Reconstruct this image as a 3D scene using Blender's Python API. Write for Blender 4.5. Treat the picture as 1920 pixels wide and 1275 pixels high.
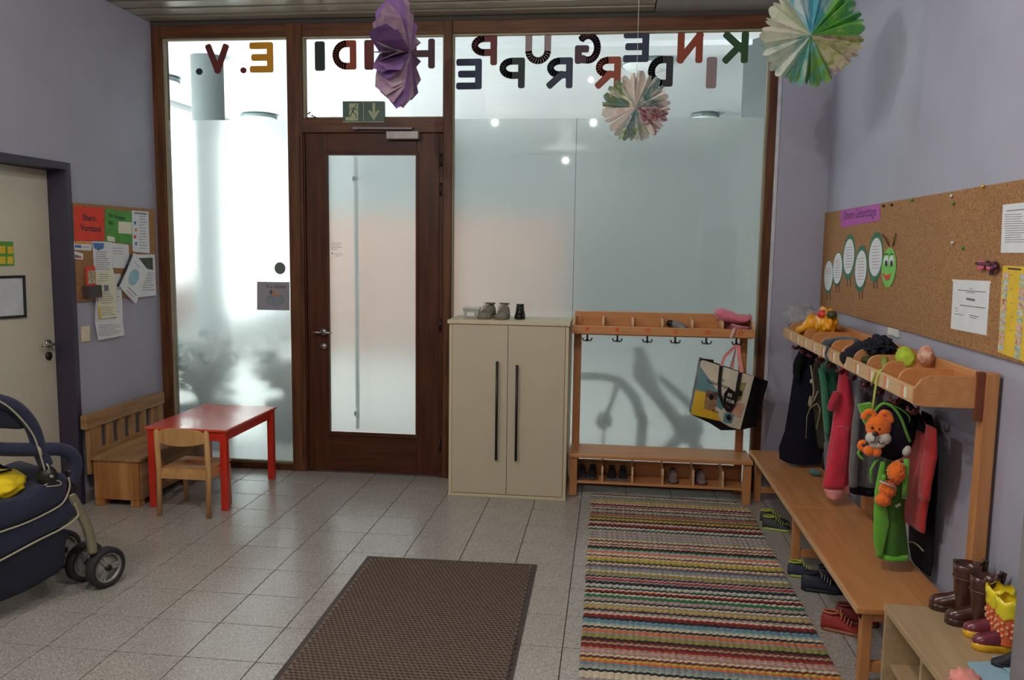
import bpy, bmesh, math, random
from math import sin, cos, pi, radians
from mathutils import Vector, Matrix, noise
D = bpy.data
COL = bpy.context.scene.collection
sc = bpy.context.scene
for o in list(D.objects): D.objects.remove(o)

# ------------------------------------------------------------------ camera, sky, lights, exposure
CF, CYAW, CPITCH, CROLL = 1536.7, 0.11973, -0.11261, 0.01389
CPOS = Vector((0.16124, -5.63937, 1.65013))
_f = Vector((-sin(CYAW) * cos(CPITCH), cos(CYAW) * cos(CPITCH), sin(CPITCH)))
_r = Vector((cos(CYAW), sin(CYAW), 0)); _u = _r.cross(_f)
CR = cos(CROLL) * _r + sin(CROLL) * _u
CU = -sin(CROLL) * _r + cos(CROLL) * _u
cam = D.objects.new('camera', D.cameras.new('camera')); COL.objects.link(cam)
mw = Matrix.Identity(4)
for i in range(3):
    mw[i][0] = CR[i]; mw[i][1] = CU[i]; mw[i][2] = -_f[i]; mw[i][3] = CPOS[i]
cam.matrix_world = mw
cam.data.sensor_width = 36; cam.data.sensor_fit = 'HORIZONTAL'
cam.data.lens = CF * 36 / 1920; cam.data.clip_start = .05; cam.data.clip_end = 200
sc.camera = cam
sc.view_settings.view_transform = 'Standard'; sc.view_settings.look = 'None'
sc.view_settings.gamma = 1; sc.view_settings.use_curve_mapping = False
sc.view_settings.exposure = 0.28
sc.cycles.max_bounces = 9; sc.cycles.transmission_bounces = 8; sc.cycles.transparent_max_bounces = 12
sc.cycles.diffuse_bounces = 4; sc.cycles.glossy_bounces = 4
sc.cycles.sample_clamp_indirect = 4.0
sc.cycles.caustics_reflective = False
try:
    sc.cycles.use_denoising = True
except Exception: pass
W = D.worlds.new('sky'); sc.world = W; W.use_nodes = True
W.node_tree.nodes['Background'].inputs[0].default_value = (.97, .98, 1, 1)
W.node_tree.nodes['Background'].inputs[1].default_value = 5.0

def area(name, loc, direction, sx, sy, power, color=(1, 1, 1), spread=180):
    l = D.lights.new(name, 'AREA'); l.shape = 'RECTANGLE'; l.size = sx; l.size_y = sy; l.energy = power; l.color = color
    l.spread = radians(spread)
    o = D.objects.new(name, l); COL.objects.link(o); o.location = loc
    o.rotation_euler = Vector(direction).to_track_quat('-Z', 'Y').to_euler()
    return o
# daylight of the glazed lobby front on the left, the room's ceiling spots, the last two only added as fill
area('daylight_lobby_front', (-5.8, 3.2, 2.1), (1, 0, -.05), 5.0, 2.6, 110, (.95, .98, 1))
LAMPS = ((-1.2, -3.65, 3.05, 46), (-.09, -3.69, 3.05, 46), (-.056, -1.33, 3.05, 5), (-2.5, -4.4, 3.05, 50), (-.6, -7.2, 3.0, 50))
def lamp(name, loc, power, r=.1, color=(1, .965, .93)):
    l = D.lights.new(name, 'POINT'); l.shadow_soft_size = r; l.energy = power; l.color = color
    o = D.objects.new(name, l); COL.objects.link(o); o.location = loc
for k, (x, y, z, p) in enumerate(LAMPS):
    lamp('room_and_fill_spot', (x, y, z), p, .022)

# ------------------------------------------------------------------ helpers
def at(px, py, ax, val):
    d = CR * ((px - 960) / CF) + CU * (-(py - 637.5) / CF) + _f
    i = 'xyz'.index(ax)
    return CPOS + d * ((val - CPOS[i]) / d[i])
def atp(px, py, p, n):
    d = CR * ((px - 960) / CF) + CU * (-(py - 637.5) / CF) + _f
    n = Vector(n); return CPOS + d * ((Vector(p) - CPOS).dot(n) / d.dot(n))
def s2l(c):
    c = c / 255.0
    return c / 12.92 if c <= .04045 else ((c + .055) / 1.055) ** 2.4
def rgb(*c): return (s2l(c[0]), s2l(c[1]), s2l(c[2]), 1)
def mul(c, k): return (min(1, c[0] * k), min(1, c[1] * k), min(1, c[2] * k), 1)
MATS = {}
def nm(name):
    m = D.materials.new(name); m.use_nodes = True; nt = m.node_tree
    return m, nt, nt.nodes['Principled BSDF']
def mat(name, c, rough=.6, metal=0, var=.08, scale=14, bump=0, bscale=120, spec=.5, c2=None, coat=0, sheen=0, stretch=None):
    if name in MATS: return MATS[name]
    m, nt, b = nm(name); L = nt.links
    tc = nt.nodes.new('ShaderNodeTexCoord'); mp = nt.nodes.new('ShaderNodeMapping')
    L.new(tc.outputs['Object'], mp.inputs[0])
    if stretch: mp.inputs['Scale'].default_value = stretch
    n = nt.nodes.new('ShaderNodeTexNoise'); n.inputs['Scale'].default_value = scale; n.inputs['Detail'].default_value = 5
    L.new(mp.outputs[0], n.inputs['Vector'])
    r = nt.nodes.new('ShaderNodeValToRGB'); c = rgb(*c)
    r.color_ramp.elements[0].position = .35; r.color_ramp.elements[1].position = .65
    r.color_ramp.elements[0].color = rgb(*c2) if c2 else mul(c, 1 - var)
    r.color_ramp.elements[1].color = c if c2 else mul(c, 1 + var)
    L.new(n.outputs[0], r.inputs[0]); L.new(r.outputs[0], b.inputs['Base Color'])
    b.inputs['Roughness'].default_value = rough; b.inputs['Metallic'].default_value = metal
    b.inputs['Specular IOR Level'].default_value = spec
    if name.startswith(('door_wood', 'frame_wood')): b.inputs['Specular IOR Level'].default_value = .25
    b.inputs['Coat Weight'].default_value = coat; b.inputs['Sheen Weight'].default_value = sheen
    if bump:
        n2 = nt.nodes.new('ShaderNodeTexNoise'); n2.inputs['Scale'].default_value = bscale; n2.inputs['Detail'].default_value = 3
        L.new(mp.outputs[0], n2.inputs['Vector'])
        bp = nt.nodes.new('ShaderNodeBump'); bp.inputs['Strength'].default_value = bump; bp.inputs['Distance'].default_value = .004
        L.new(n2.outputs[0], bp.inputs['Height']); L.new(bp.outputs[0], b.inputs['Normal'])
    MATS[name] = m; return m
def wood(name, c1, c2, axis='x', rough=.45, sc_=9, coat=0):
    st = {'x': (.09, 1, 1), 'y': (1, .09, 1), 'z': (1, 1, .09)}[axis]
    return mat(name, c1, rough, var=0, scale=sc_ * 3, c2=c2, stretch=st, bump=.12, bscale=60, coat=coat)
def speck(name, cols, rough, scale, big=0, bump=0, spec=.5):
    # voronoi speckle: cols = [(pos, rgb)...]
    m, nt, b = nm(name); L = nt.links
    tc = nt.nodes.new('ShaderNodeTexCoord'); v = nt.nodes.new('ShaderNodeTexVoronoi'); v.inputs['Scale'].default_value = scale
    L.new(tc.outputs['Object'], v.inputs['Vector'])
    sep = nt.nodes.new('ShaderNodeSeparateColor'); L.new(v.outputs['Color'], sep.inputs[0])
    r = nt.nodes.new('ShaderNodeValToRGB'); r.color_ramp.interpolation = 'CONSTANT'
    e = r.color_ramp.elements
    while len(e) < len(cols): e.new(.5)
    for i, (p, c) in enumerate(cols): e[i].position = p; e[i].color = rgb(*c)
    L.new(sep.outputs[0], r.inputs[0])
    n = nt.nodes.new('ShaderNodeTexNoise'); n.inputs['Scale'].default_value = 2.2; n.inputs['Detail'].default_value = 4
    L.new(tc.outputs['Object'], n.inputs['Vector'])
    mx = nt.nodes.new('ShaderNodeMix'); mx.data_type = 'RGBA'; mx.blend_type = 'MULTIPLY'; mx.inputs[0].default_value = .35
    L.new(r.outputs[0], mx.inputs[6]); L.new(n.outputs['Color'], mx.inputs[7])
    gm = nt.nodes.new('ShaderNodeRGBToBW'); L.new(n.outputs['Color'], gm.inputs[0]); L.new(gm.outputs[0], mx.inputs[7])
    L.new(mx.outputs[2], b.inputs['Base Color'])
    b.inputs['Roughness'].default_value = rough; b.inputs['Specular IOR Level'].default_value = spec
    if bump:
        bp = nt.nodes.new('ShaderNodeBump'); bp.inputs['Strength'].default_value = bump; bp.inputs['Distance'].default_value = .003
        L.new(sep.outputs[1], bp.inputs['Height']); L.new(bp.outputs[0], b.inputs['Normal'])
    MATS[name] = m; return m
def patchy(name, cols, scale=5, rough=.85, transl=.25):
    # painted paper: smooth noise through several colours, a little light passing through
    m, nt, b = nm(name); L = nt.links
    tc = nt.nodes.new('ShaderNodeTexCoord'); n = nt.nodes.new('ShaderNodeTexNoise'); n.inputs['Scale'].default_value = scale
    n.inputs['Detail'].default_value = 3; n.inputs['Distortion'].default_value = 1.2
    L.new(tc.outputs['Object'], n.inputs['Vector'])
    r = nt.nodes.new('ShaderNodeValToRGB'); e = r.color_ramp.elements
    while len(e) < len(cols): e.new(.5)
    for i, c in enumerate(cols):
        e[i].position = .25 + .5 * i / (len(cols) - 1); e[i].color = rgb(*c)
    L.new(n.outputs[0], r.inputs[0]); L.new(r.outputs[0], b.inputs['Base Color']); b.inputs['Roughness'].default_value = rough
    t = nt.nodes.new('ShaderNodeBsdfTranslucent'); L.new(r.outputs[0], t.inputs[0])
    mx = nt.nodes.new('ShaderNodeMixShader'); mx.inputs[0].default_value = transl
    L.new(b.outputs[0], mx.inputs[1]); L.new(t.outputs[0], mx.inputs[2]); L.new(mx.outputs[0], nt.nodes['Material Output'].inputs[0])
    MATS[name] = m; return m
def thin_glass(name, tint=(.93, .97, .96), refl=1.0):
    m, nt, b = nm(name); L = nt.links; nt.nodes.remove(b)
    t = nt.nodes.new('ShaderNodeBsdfTransparent'); t.inputs[0].default_value = (*tint, 1)
    g = nt.nodes.new('ShaderNodeBsdfGlossy'); g.inputs['Roughness'].default_value = .02
    ge = nt.nodes.new('ShaderNodeNewGeometry'); dp = nt.nodes.new('ShaderNodeVectorMath'); dp.operation = 'DOT_PRODUCT'
    L.new(ge.outputs['Incoming'], dp.inputs[0]); L.new(ge.outputs['Normal'], dp.inputs[1])
    def mth(op, a, b=None):
        q = nt.nodes.new('ShaderNodeMath'); q.operation = op
        for i, v in enumerate((a, b)):
            if v is None: continue
            if isinstance(v, (int, float)): q.inputs[i].default_value = v
            else: L.new(v, q.inputs[i])
        return q.outputs[0]
    ab = mth('ABSOLUTE', dp.outputs['Value']); fr = mth('ADD', mth('MULTIPLY', mth('POWER', mth('SUBTRACT', 1.0, ab), 5.0), .96), .04)
    mx = nt.nodes.new('ShaderNodeMixShader')
    L.new(fr, mx.inputs[0]); L.new(t.outputs[0], mx.inputs[1]); L.new(g.outputs[0], mx.inputs[2])
    L.new(mx.outputs[0], nt.nodes['Material Output'].inputs[0]); MATS[name] = m; return m
def film_mat(name):
    m, nt, b = nm(name); L = nt.links; nt.nodes.remove(b)
    tc = nt.nodes.new('ShaderNodeTexCoord'); n = nt.nodes.new('ShaderNodeTexNoise'); n.inputs['Scale'].default_value = 1.6
    L.new(tc.outputs['Object'], n.inputs['Vector'])
    rf = nt.nodes.new('ShaderNodeBsdfRefraction'); rf.inputs['IOR'].default_value = 1.04; rf.inputs['Roughness'].default_value = .95
    rf.inputs[0].default_value = (.95, .95, .94, 1)
    t = nt.nodes.new('ShaderNodeBsdfTranslucent'); t.inputs[0].default_value = (.60, .61, .59, 1)
    d = nt.nodes.new('ShaderNodeBsdfDiffuse'); d.inputs[0].default_value = (.76, .77, .75, 1)
    mr = nt.nodes.new('ShaderNodeMapRange'); mr.inputs['To Min'].default_value = .30; mr.inputs['To Max'].default_value = .38
    L.new(n.outputs[0], mr.inputs[0])
    m1 = nt.nodes.new('ShaderNodeMixShader'); L.new(mr.outputs[0], m1.inputs[0]); L.new(rf.outputs[0], m1.inputs[1]); L.new(t.outputs[0], m1.inputs[2])
    m2 = nt.nodes.new('ShaderNodeMixShader'); m2.inputs[0].default_value = .10; L.new(m1.outputs[0], m2.inputs[1]); L.new(d.outputs[0], m2.inputs[2])
    L.new(m2.outputs[0], nt.nodes['Material Output'].inputs[0]); MATS[name] = m; return m

def basis(d):
    d = Vector(d).normalized(); a = Vector((0, 0, 1)) if abs(d.z) < .9 else Vector((1, 0, 0))
    u = d.cross(a).normalized(); return u, d.cross(u).normalized()
class MB:
    def __init__(s): s.v = []; s.f = []; s.sm = []
    def add(s, vs, fs, smooth=False):
        k = len(s.v); s.v += [Vector(p) for p in vs]; s.f += [[i + k for i in f] for f in fs]; s.sm += [smooth] * len(fs); return s
    def bm(s, b, smooth=False):
        b.verts.index_update(); s.add([v.co.copy() for v in b.verts], [[v.index for v in f.verts] for f in b.faces], smooth); b.free(); return s
    def box(s, x0, x1, y0, y1, z0, z1, bev=0, M=None):
        b = bmesh.new(); bmesh.ops.create_cube(b, size=1)
        for v in b.verts: v.co = Vector(((x0 + x1) / 2 + v.co.x * (x1 - x0), (y0 + y1) / 2 + v.co.y * (y1 - y0), (z0 + z1) / 2 + v.co.z * (z1 - z0)))
        if bev: bmesh.ops.bevel(b, geom=list(b.edges), offset=bev, segments=2, profile=.6, affect='EDGES')
        if M is not None: bmesh.ops.transform(b, matrix=M, verts=b.verts)
        return s.bm(b)
    def bar(s, p0, p1, w, h, bev=0, up=(0, 0, 1)):
        p0 = Vector(p0); p1 = Vector(p1); d = p1 - p0; L = d.length; d.normalize(); up = Vector(up)
        sd = d.cross(up)
        if sd.length < 1e-4: sd = d.cross(Vector((1, 0, 0)))
        sd.normalize(); u = sd.cross(d)
        M = Matrix(((d.x, sd.x, u.x, p0.x), (d.y, sd.y, u.y, p0.y), (d.z, sd.z, u.z, p0.z), (0, 0, 0, 1)))
        return s.box(0, L, -w / 2, w / 2, -h / 2, h / 2, bev, M)
    def tube(s, path, r, n=10, closed=False, cap=True):
        P = [Vector(p) for p in path]; rs = r if isinstance(r, (list, tuple)) else [r] * len(P)
        vs = []; m = len(P); pu = None
        for i, p in enumerate(P):
            t = (P[(i + 1) % m] - P[i - 1]) if closed else (P[min(i + 1, m - 1)] - P[max(i - 1, 0)])
            t = t.normalized() if t.length > 1e-9 else Vector((0, 0, 1))
            if pu is None: pu, _ = basis(t)
            pu = (pu - t * pu.dot(t)).normalized(); w = t.cross(pu)
            for k in range(n):
                a = 2 * pi * k / n; vs.append(p + (pu * cos(a) + w * sin(a)) * rs[i])
        fs = []
        for i in range(m if closed else m - 1):
            for k in range(n):
                a = i * n; b = ((i + 1) % m) * n; fs.append([a + k, a + (k + 1) % n, b + (k + 1) % n, b + k])
        if not closed and cap: fs.append(list(range(n))[::-1]); fs.append([(m - 1) * n + k for k in range(n)])
        return s.add(vs, fs, True)
    def cyl(s, p0, p1, r0, r1=None, n=20): return s.tube([p0, p1], [r0, r0 if r1 is None else r1], n)
    def prism(s, pts, off):
        # polygon (3-D points) pushed along off
        pts = [Vector(p) for p in pts]; n = len(pts); off = Vector(off)
        nn = Vector((0, 0, 0))
        for i in range(n): nn += pts[i].cross(pts[(i + 1) % n])
        if nn.dot(off) > 0: pts = pts[::-1]
        return s.add(pts + [p + off for p in pts], [list(range(n)), [n + i for i in range(n)][::-1]] + [[(i + 1) % n, i, n + i, n + (i + 1) % n] for i in range(n)])
    def lathe(s, prof, c, axis=(0, 0, 1), n=24):
        u, w = basis(axis); ax = Vector(axis).normalized(); c = Vector(c); vs = []
        for (r, h) in prof:
            for k in range(n): a = 2 * pi * k / n; vs.append(c + ax * h + (u * cos(a) + w * sin(a)) * r)
        fs = [[i * n + k, i * n + (k + 1) % n, (i + 1) * n + (k + 1) % n, (i + 1) * n + k] for i in range(len(prof) - 1) for k in range(n)]
        return s.add(vs, fs, True)
    def ell(s, c, rx, ry, rz, sub=3, M=None, disp=0, freq=6, seed=0):
        b = bmesh.new(); bmesh.ops.create_icosphere(b, subdivisions=sub, radius=1)
        for v in b.verts:
            q = v.co.copy()
            if disp: q *= 1 + disp * noise.noise(q * freq + Vector((seed * 7.3, seed, 0))) + disp * .5 * noise.noise(q * freq * 2.3 + Vector((0, seed * 3.1, 5)))
            q = Vector((q.x * rx, q.y * ry, q.z * rz))
            if M is not None: q = M @ q
            v.co = Vector(c) + q
        return s.bm(b, True)
    def loft(s, rings, cap=True, smooth=True, closed=True):
        n = len(rings[0]); vs = [p for r in rings for p in r]; fs = []
        for i in range(len(rings) - 1):
            for k in range(n if closed else n - 1):
                fs.append([i * n + k, i * n + (k + 1) % n, (i + 1) * n + (k + 1) % n, (i + 1) * n + k])
        if cap: fs.append(list(range(n))[::-1]); fs.append([(len(rings) - 1) * n + k for k in range(n)])
        return s.add(vs, fs, smooth)
    def text(s, txt, org, right, up, size, depth=.0006, align='LEFT', bold=0, nrm=None):
        cu = D.curves.new('t', 'FONT'); cu.body = txt; cu.size = size; cu.extrude = depth; cu.align_x = align; cu.offset = bold; cu.resolution_u = 3
        ob = D.objects.new('t', cu); COL.objects.link(ob); dg = bpy.context.evaluated_depsgraph_get(); dg.update()
        me = ob.evaluated_get(dg).to_mesh(); R = Vector(right).normalized(); U = Vector(up).normalized(); N = Vector(nrm) if nrm else R.cross(U); O = Vector(org)
        vs = [O + R * v.co.x + U * v.co.y + N * v.co.z for v in me.vertices]; fs = [list(p.vertices) for p in me.polygons]
        ob.evaluated_get(dg).to_mesh_clear(); D.objects.remove(ob); D.curves.remove(cu)
        return s.add(vs, fs)
    def mesh(s, name, off, ms):
        me = D.meshes.new(name); me.from_pydata([v - off for v in s.v], [], s.f)
        me.polygons.foreach_set('use_smooth', s.sm); me.update()
        b = bmesh.new(); b.from_mesh(me); bmesh.ops.recalc_face_normals(b, faces=b.faces); b.to_mesh(me); b.free()
        for m in (ms if isinstance(ms, (list, tuple)) else [ms]): me.materials.append(m)
        return me
    def build(s, name, m, parent=None, label=None, stuff=False):
        if parent is not None:
            rt = parent
            off = Vector((0, 0, 0))
            while rt is not None: off += rt.location; rt = rt.parent
            o = D.objects.new(name, s.mesh(name, off, m)); o.parent = parent
        else:
            lo = Vector([min(v[i] for v in s.v) for i in range(3)]); hi = Vector([max(v[i] for v in s.v) for i in range(3)])
            off = Vector(((lo.x + hi.x) / 2, (lo.y + hi.y) / 2, lo.z))
            o = D.objects.new(name, s.mesh(name, off, m)); o.location = off
        COL.objects.link(o)
        if label: o['label'] = label
        if stuff: o['kind'] = 'stuff'
        return o
def thing(name, loc, label, cat, group=None, kind=None):
    o = D.objects.new(name, None); COL.objects.link(o); o.location = loc; o.empty_display_size = .1
    o['label'] = label; o['category'] = cat
    if group: o['group'] = group
    if kind: o['kind'] = kind
    return o
def tag(o, label, cat, group=None, kind=None):
    o['label'] = label; o['category'] = cat
    if group: o['group'] = group
    if kind: o['kind'] = kind
    return o
def struct(name, loc=(0, 0, 0), label=None, cat=None):
    o = D.objects.new(name, None); COL.objects.link(o); o.location = loc; o['kind'] = 'structure'
    o['label'] = label or name.replace('_', ' '); o['category'] = cat or name.split('_')[0]
    return o
def sstruct(o, label, cat): o['kind'] = 'structure'; o['label'] = label; o['category'] = cat; return o
def ellpts(c, a, b, n=28): return [Vector(c) + Vector(a) * cos(2 * pi * k / n) + Vector(b) * sin(2 * pi * k / n) for k in range(n)]

# ------------------------------------------------------------------ materials
m_wall = mat('wall_paint', (166, 166, 180), .75, var=.03, scale=3, bump=.25, bscale=260)
m_wall_dark = mat('wall_paint_back', (165, 163, 170), .8, var=.03, scale=3)
m_frame = wood('frame_wood', (104, 66, 40), (76, 44, 26), 'z', .42)
m_frame_h = wood('frame_wood_level', (104, 66, 40), (76, 44, 26), 'x', .42)
m_door = wood('door_wood', (82, 44, 23), (62, 31, 16), 'z', .45)
m_door_h = wood('door_wood_level', (82, 44, 23), (62, 31, 16), 'x', .45)
m_beech = wood('beech_level', (205, 146, 92), (190, 128, 76), 'x', .38, coat=.15)
m_beech_y = wood('beech_long', (205, 146, 92), (190, 128, 76), 'y', .36, coat=.15)
m_beech_z = wood('beech_upright', (200, 140, 88), (184, 122, 72), 'z', .4, coat=.1)
m_beech_edge = wood('beech_edge', (214, 176, 130), (198, 156, 108), 'y', .45)
m_pine = wood('pine_old', (168, 130, 86), (136, 98, 60), 'y', .55)
m_pine_z = wood('pine_old_upright', (174, 134, 88), (140, 100, 60), 'z', .55)
m_pine_x = wood('pine_old_end', (196, 140, 82), (158, 104, 54), 'z', .55, sc_=6)
m_chair = wood('chair_beech', (206, 160, 104), (188, 138, 84), 'z', .35, coat=.2)
m_lam = wood('laminate', (186, 160, 124), (172, 146, 110), 'y', .5)
m_red = mat('red_paint', (208, 48, 30), .28, var=.05, coat=.3)
m_redtop = mat('red_table_top', (214, 86, 72), .22, var=.03, coat=.4)
m_cab = mat('cabinet_beige', (196, 184, 158), .5, var=.02, scale=4)
m_cab2 = mat('cabinet_edge', (206, 194, 160), .5, var=.02)
m_blk = mat('black_plastic', (22, 21, 22), .4)
m_iron = mat('dark_iron', (38, 22, 20), .35, metal=.4)
m_steel = mat('brushed_steel', (170, 168, 160), .3, metal=.9)
m_white = mat('white_plastic', (215, 214, 206), .4)
m_paper = mat('white_paper', (222, 224, 226), .8, var=.03, scale=20)
m_papery = mat('cream_paper', (226, 222, 196), .8, var=.03, scale=20)
m_ink = mat('grey_ink', (110, 112, 118), .8)
m_inkd = mat('dark_ink', (48, 44, 50), .8)
m_cork = speck('cork', [(0, (176, 128, 82)), (.35, (160, 112, 68)), (.7, (190, 142, 92)), (.93, (120, 78, 48))], .85, 240)
m_tile = speck('terrazzo_tile', [(0, (182, 176, 168)), (.3, (162, 155, 148)), (.55, (194, 188, 180)), (.8, (130, 122, 118)), (.92, (222, 215, 206))], .22, 330)
m_grout = mat('grout', (70, 62, 58), .9)
m_glass = thin_glass('clear_glass')
m_film = film_mat('frosted_film')

# ------------------------------------------------------------------ room shell
XL, XR, YB, ZC = -3.12, 1.542, -8.2, 3.19
fl = struct('floor', (0, 0, 0), 'grey speckled terrazzo tile floor of the entrance room', 'floor')
MB().box(XL - .3, XR + .3, YB, .06, -.2, -.004).build('floor_bed', m_grout, fl)
gx = [XL + .001] + [-3.0 + .3 * i for i in range(16)] + [XR]
gy = [.0076 - .3 * j for j in range(13)]
meshes = {}
for i in range(len(gx) - 1):
    for j in range(len(gy) - 1):
        x0, x1, y1, y0 = gx[i], gx[i + 1], gy[j], gy[j + 1]
        w = round(x1 - x0, 3); g = .0022
        if w not in meshes:
            meshes[w] = MB().box(-w / 2 + g, w / 2 - g, -.15 + g, .15 - g, -.008, 0, .0012).mesh('tile', Vector(), m_tile)
        o = D.objects.new('tile', meshes[w]); COL.objects.link(o); o.parent = fl; o.location = ((x0 + x1) / 2, (y0 + y1) / 2, random.Random(i * 31 + j).uniform(-.0006, 0))
MB().box(XL, XR, YB, gy[-1], -.03, -.0005).build('rear_floor', m_tile, fl)

cl = struct('ceiling', (0, 0, ZC), 'ceiling of cream metal slats running along the glass wall', 'ceiling')
m_slat = mat('cream_metal_slat', (172, 166, 148), .3, metal=.25, var=.02)
m_pan = mat('grey_ceiling_panel', (158, 152, 150), .6, var=.03)
m_gap = mat('ceiling_gap', (60, 56, 50), .8)
sm_ = MB()
prof = [(-.070, .012), (-.066, 0), (.05, 0), (.064, .008), (.070, .022)]
for t in (0, .0015): pass
sm_.loft([[Vector((xx, a, b)) for a, b in prof] + [Vector((xx, a, b + .004)) for a, b in prof[::-1]] for xx in (XL + .002, .388)], smooth=False)
slme = sm_.mesh('ceiling_slat', Vector(), m_slat)
for k in range(40):
    o = D.objects.new('ceiling_slat', slme); COL.objects.link(o); o.parent = cl; o.location = (0, -.075 - .165 * k, 0)
pm = MB().box(.396, XR - .002, -.295, .295, 0, .02, .003).mesh('ceiling_panel', Vector(), m_pan)
for k in range(11):
    o = D.objects.new('ceiling_panel', pm); COL.objects.link(o); o.parent = cl; o.location = (0, -.299 - .6 * k, 0)
MB().box(XL - .2, XR + .2, YB, 0, ZC + .03, ZC + .2).build('ceiling_deck', m_gap, cl)
MB().box(XL, XR, YB, -6.6, ZC, ZC + .02).build('rear_ceiling', m_pan, cl)

DY0, DY1, DZ = -2.0, -1.0, 2.075      # opening of the left door
wl = MB().box(XL - .22, XL, YB, DY0 - .06, 0, ZC + .1).box(XL - .22, XL, DY1 + .04, .14, 0, ZC + .1).box(XL - .22, XL, DY0 - .06, DY1 + .04, DZ + .04, ZC + .1).box(XL - .22, XL - .19, DY0 - .06, DY1 + .04, 0, DZ + .04)  # last box: slab added behind the door to keep outside light out
sstruct(wl.build('wall_left', m_wall), 'pale lavender wall with the cream door on the left', 'wall')
sstruct(MB().box(XR, XR + .2, YB, .14, 0, ZC + .1).build('wall_right', m_wall), 'pale lavender wall behind the long coat rack', 'wall')
sstruct(MB().box(XL, XR, YB - .2, YB, 0, ZC + .1).build('wall_back', m_wall_dark), 'plain wall behind the viewer', 'wall')
wf = MB().box(1.212, XR, -.012, .14, 0, ZC + .02)
wf = sstruct(wf.build('wall_front', m_wall), 'narrow lavender wall strip right of the glazing', 'wall')
b_ = MB().box(1.199, 1.222, -.02, .1, 0, ZC - .05, .004).build('trim_1', mat('white_bead', (196, 198, 206), .5)); sstruct(b_, 'thin white bead beside the right glazing frame', 'trim')
m_skirt = mat('skirting_tile', (138, 126, 122), .4)
sstruct(MB().box(XL, XL + .012, DY1 + .045, 0, 0, .07, .002).build('baseboard_left', m_skirt), 'low stone skirting along the left wall', 'baseboard')
sstruct(MB().box(XR - .012, XR, -6, 0, 0, .07, .002).build('baseboard_right', m_skirt), 'low stone skirting along the right wall', 'baseboard')

sstruct(MB().box(XL, XR, -.004, -.0002, 3.163, 3.2).build('trim_shade', m_gap), 'thin dark strip painted as shadow between ceiling slats and top rail', 'trim')  # strip over the pale header, the shade above the rail put into its colour
# glazed timber wall -------------------------------------------------------
ZT = 3.165; ZG = 3.08; ZF = 2.524
win1 = struct('window_1', (-2.57, 0, 0), 'tall left window with frosted film below clear glass', 'window')
def rail(x0, x1, z0, z1, p, m=None, y0=0, y1=.1, name='frame_rail', bev=.004): return MB().box(x0, x1, y0, y1, z0, z1, bev).build(name, m or m_frame_h, p)
def stile(x0, x1, z0, z1, p, y0=0, y1=.1, name='frame_stile', m=None, bev=.004): return MB().box(x0, x1, y0, y1, z0, z1, bev).build(name, m or m_frame, p)
stile(-3.118, -3.043, 0, ZT, win1); rail(-3.043, -2.118, ZG, ZT, win1); rail(-3.043, -2.118, 0, .045, win1)
def bead(x0, x1, z0, z1, p):
    mm = mat('putty_bead', (150, 140, 112), .6); t = .012
    b = MB().box(x0, x0 + t, .02, .05, z0, z1).box(x1 - t, x1, .02, .05, z0, z1).box(x0 + t, x1 - t, .02, .05, z0, z0 + t).box(x0 + t, x1 - t, .02, .05, z1 - t, z1)
    b.build('glazing_bead', mm, p)
def pane(x0, x1, z0, z1, p, y=.05):
    MB().box(x0, x1, y, y + .006, z0, z1).build('glass_pane', m_glass, p)
def film(x0, x1, z0, z1, p, y=.0572):
    MB().add([(x0, y, z0), (x1, y, z0), (x1, y, z1), (x0, y, z1)], [[0, 1, 2, 3]]).build('frosted_film', m_film, p)
bead(-3.043, -2.118, .045, ZG, win1); pane(-3.043, -2.118, .045, ZG, win1); film(-3.043, -2.118, .045, ZF, win1)
win2 = struct('window_2', (-1.5, 0, 2.52), 'clear fanlight above the brown door', 'window')
stile(-2.118, -2.012, 0, ZT, win2, name='mullion', y0=-.012); rail(-2.012, -1.008, ZG, ZT, win2); rail(-2.012, -1.008, 2.425, ZF, win2, name='door_head_rail', y0=-.012)
stile(-1.008, -.953, 0, ZT, win2, name='mullion', y0=-.012)
bead(-2.012, -1.008, ZF, ZG, win2); pane(-2.012, -1.008, ZF, ZG, win2)
win3 = struct('window_3', (.1, 0, 0), 'wide right window with frosted film behind cabinet and rack', 'window')
rail(-.953, 1.145, ZG, ZT, win3); rail(-.953, 1.145, 0, .045, win3); stile(1.145, 1.199, 0, ZT, win3)
bead(-.953, 1.145, .045, ZG, win3); pane(-.953, 1.145, .045, ZG, win3); film(-.953, -.103, .045, ZF, win3); film(-.103, 1.145, .045, ZF, win3)
MB().box(-.105, -.101, .056, .0565, .045, ZF).build('film_seam', mat('film_seam', (120, 134, 134), .6), win3)

# brown door ---------------------------------------------------------------
d2 = struct('door_2', (-1.5, .02, 0), 'brown wooden glazed door with frosted pane', 'door')
DX0, DX1 = -1.998, -1.040
def dm(x0, x1, z0, z1, n, m, y0=.008, y1=.055): return MB().box(x0, x1, y0, y1, z0, z1, .004).build(n, m, d2)
dm(DX0, -1.845, .008, 2.424, 'door_stile', m_door); dm(-1.20, DX1, .008, 2.424, 'door_stile', m_door)
dm(-1.845, -1.20, .008, .285, 'door_rail', m_door_h); dm(-1.845, -1.20, 2.285, 2.424, 'door_rail', m_door_h)
t = MB(); t.box(-1.86, -1.185, -.002, .012, .275, .305, .003).box(-1.86, -1.185, -.002, .012, 2.272, 2.292, .003).box(-1.86, -1.84, -.002, .012, .305, 2.272, .003).box(-1.205, -1.185, -.002, .012, .305, 2.272, .003)
t.build('glazing_moulding', m_door, d2)
MB().box(-1.84, -1.205, .028, .034, .305, 2.272).build('glass_pane', m_glass, d2)
MB().box(-2.01, -1.01, .056, .075, 2.40, 2.43).build('door_stop', m_door_h, d2)
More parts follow.
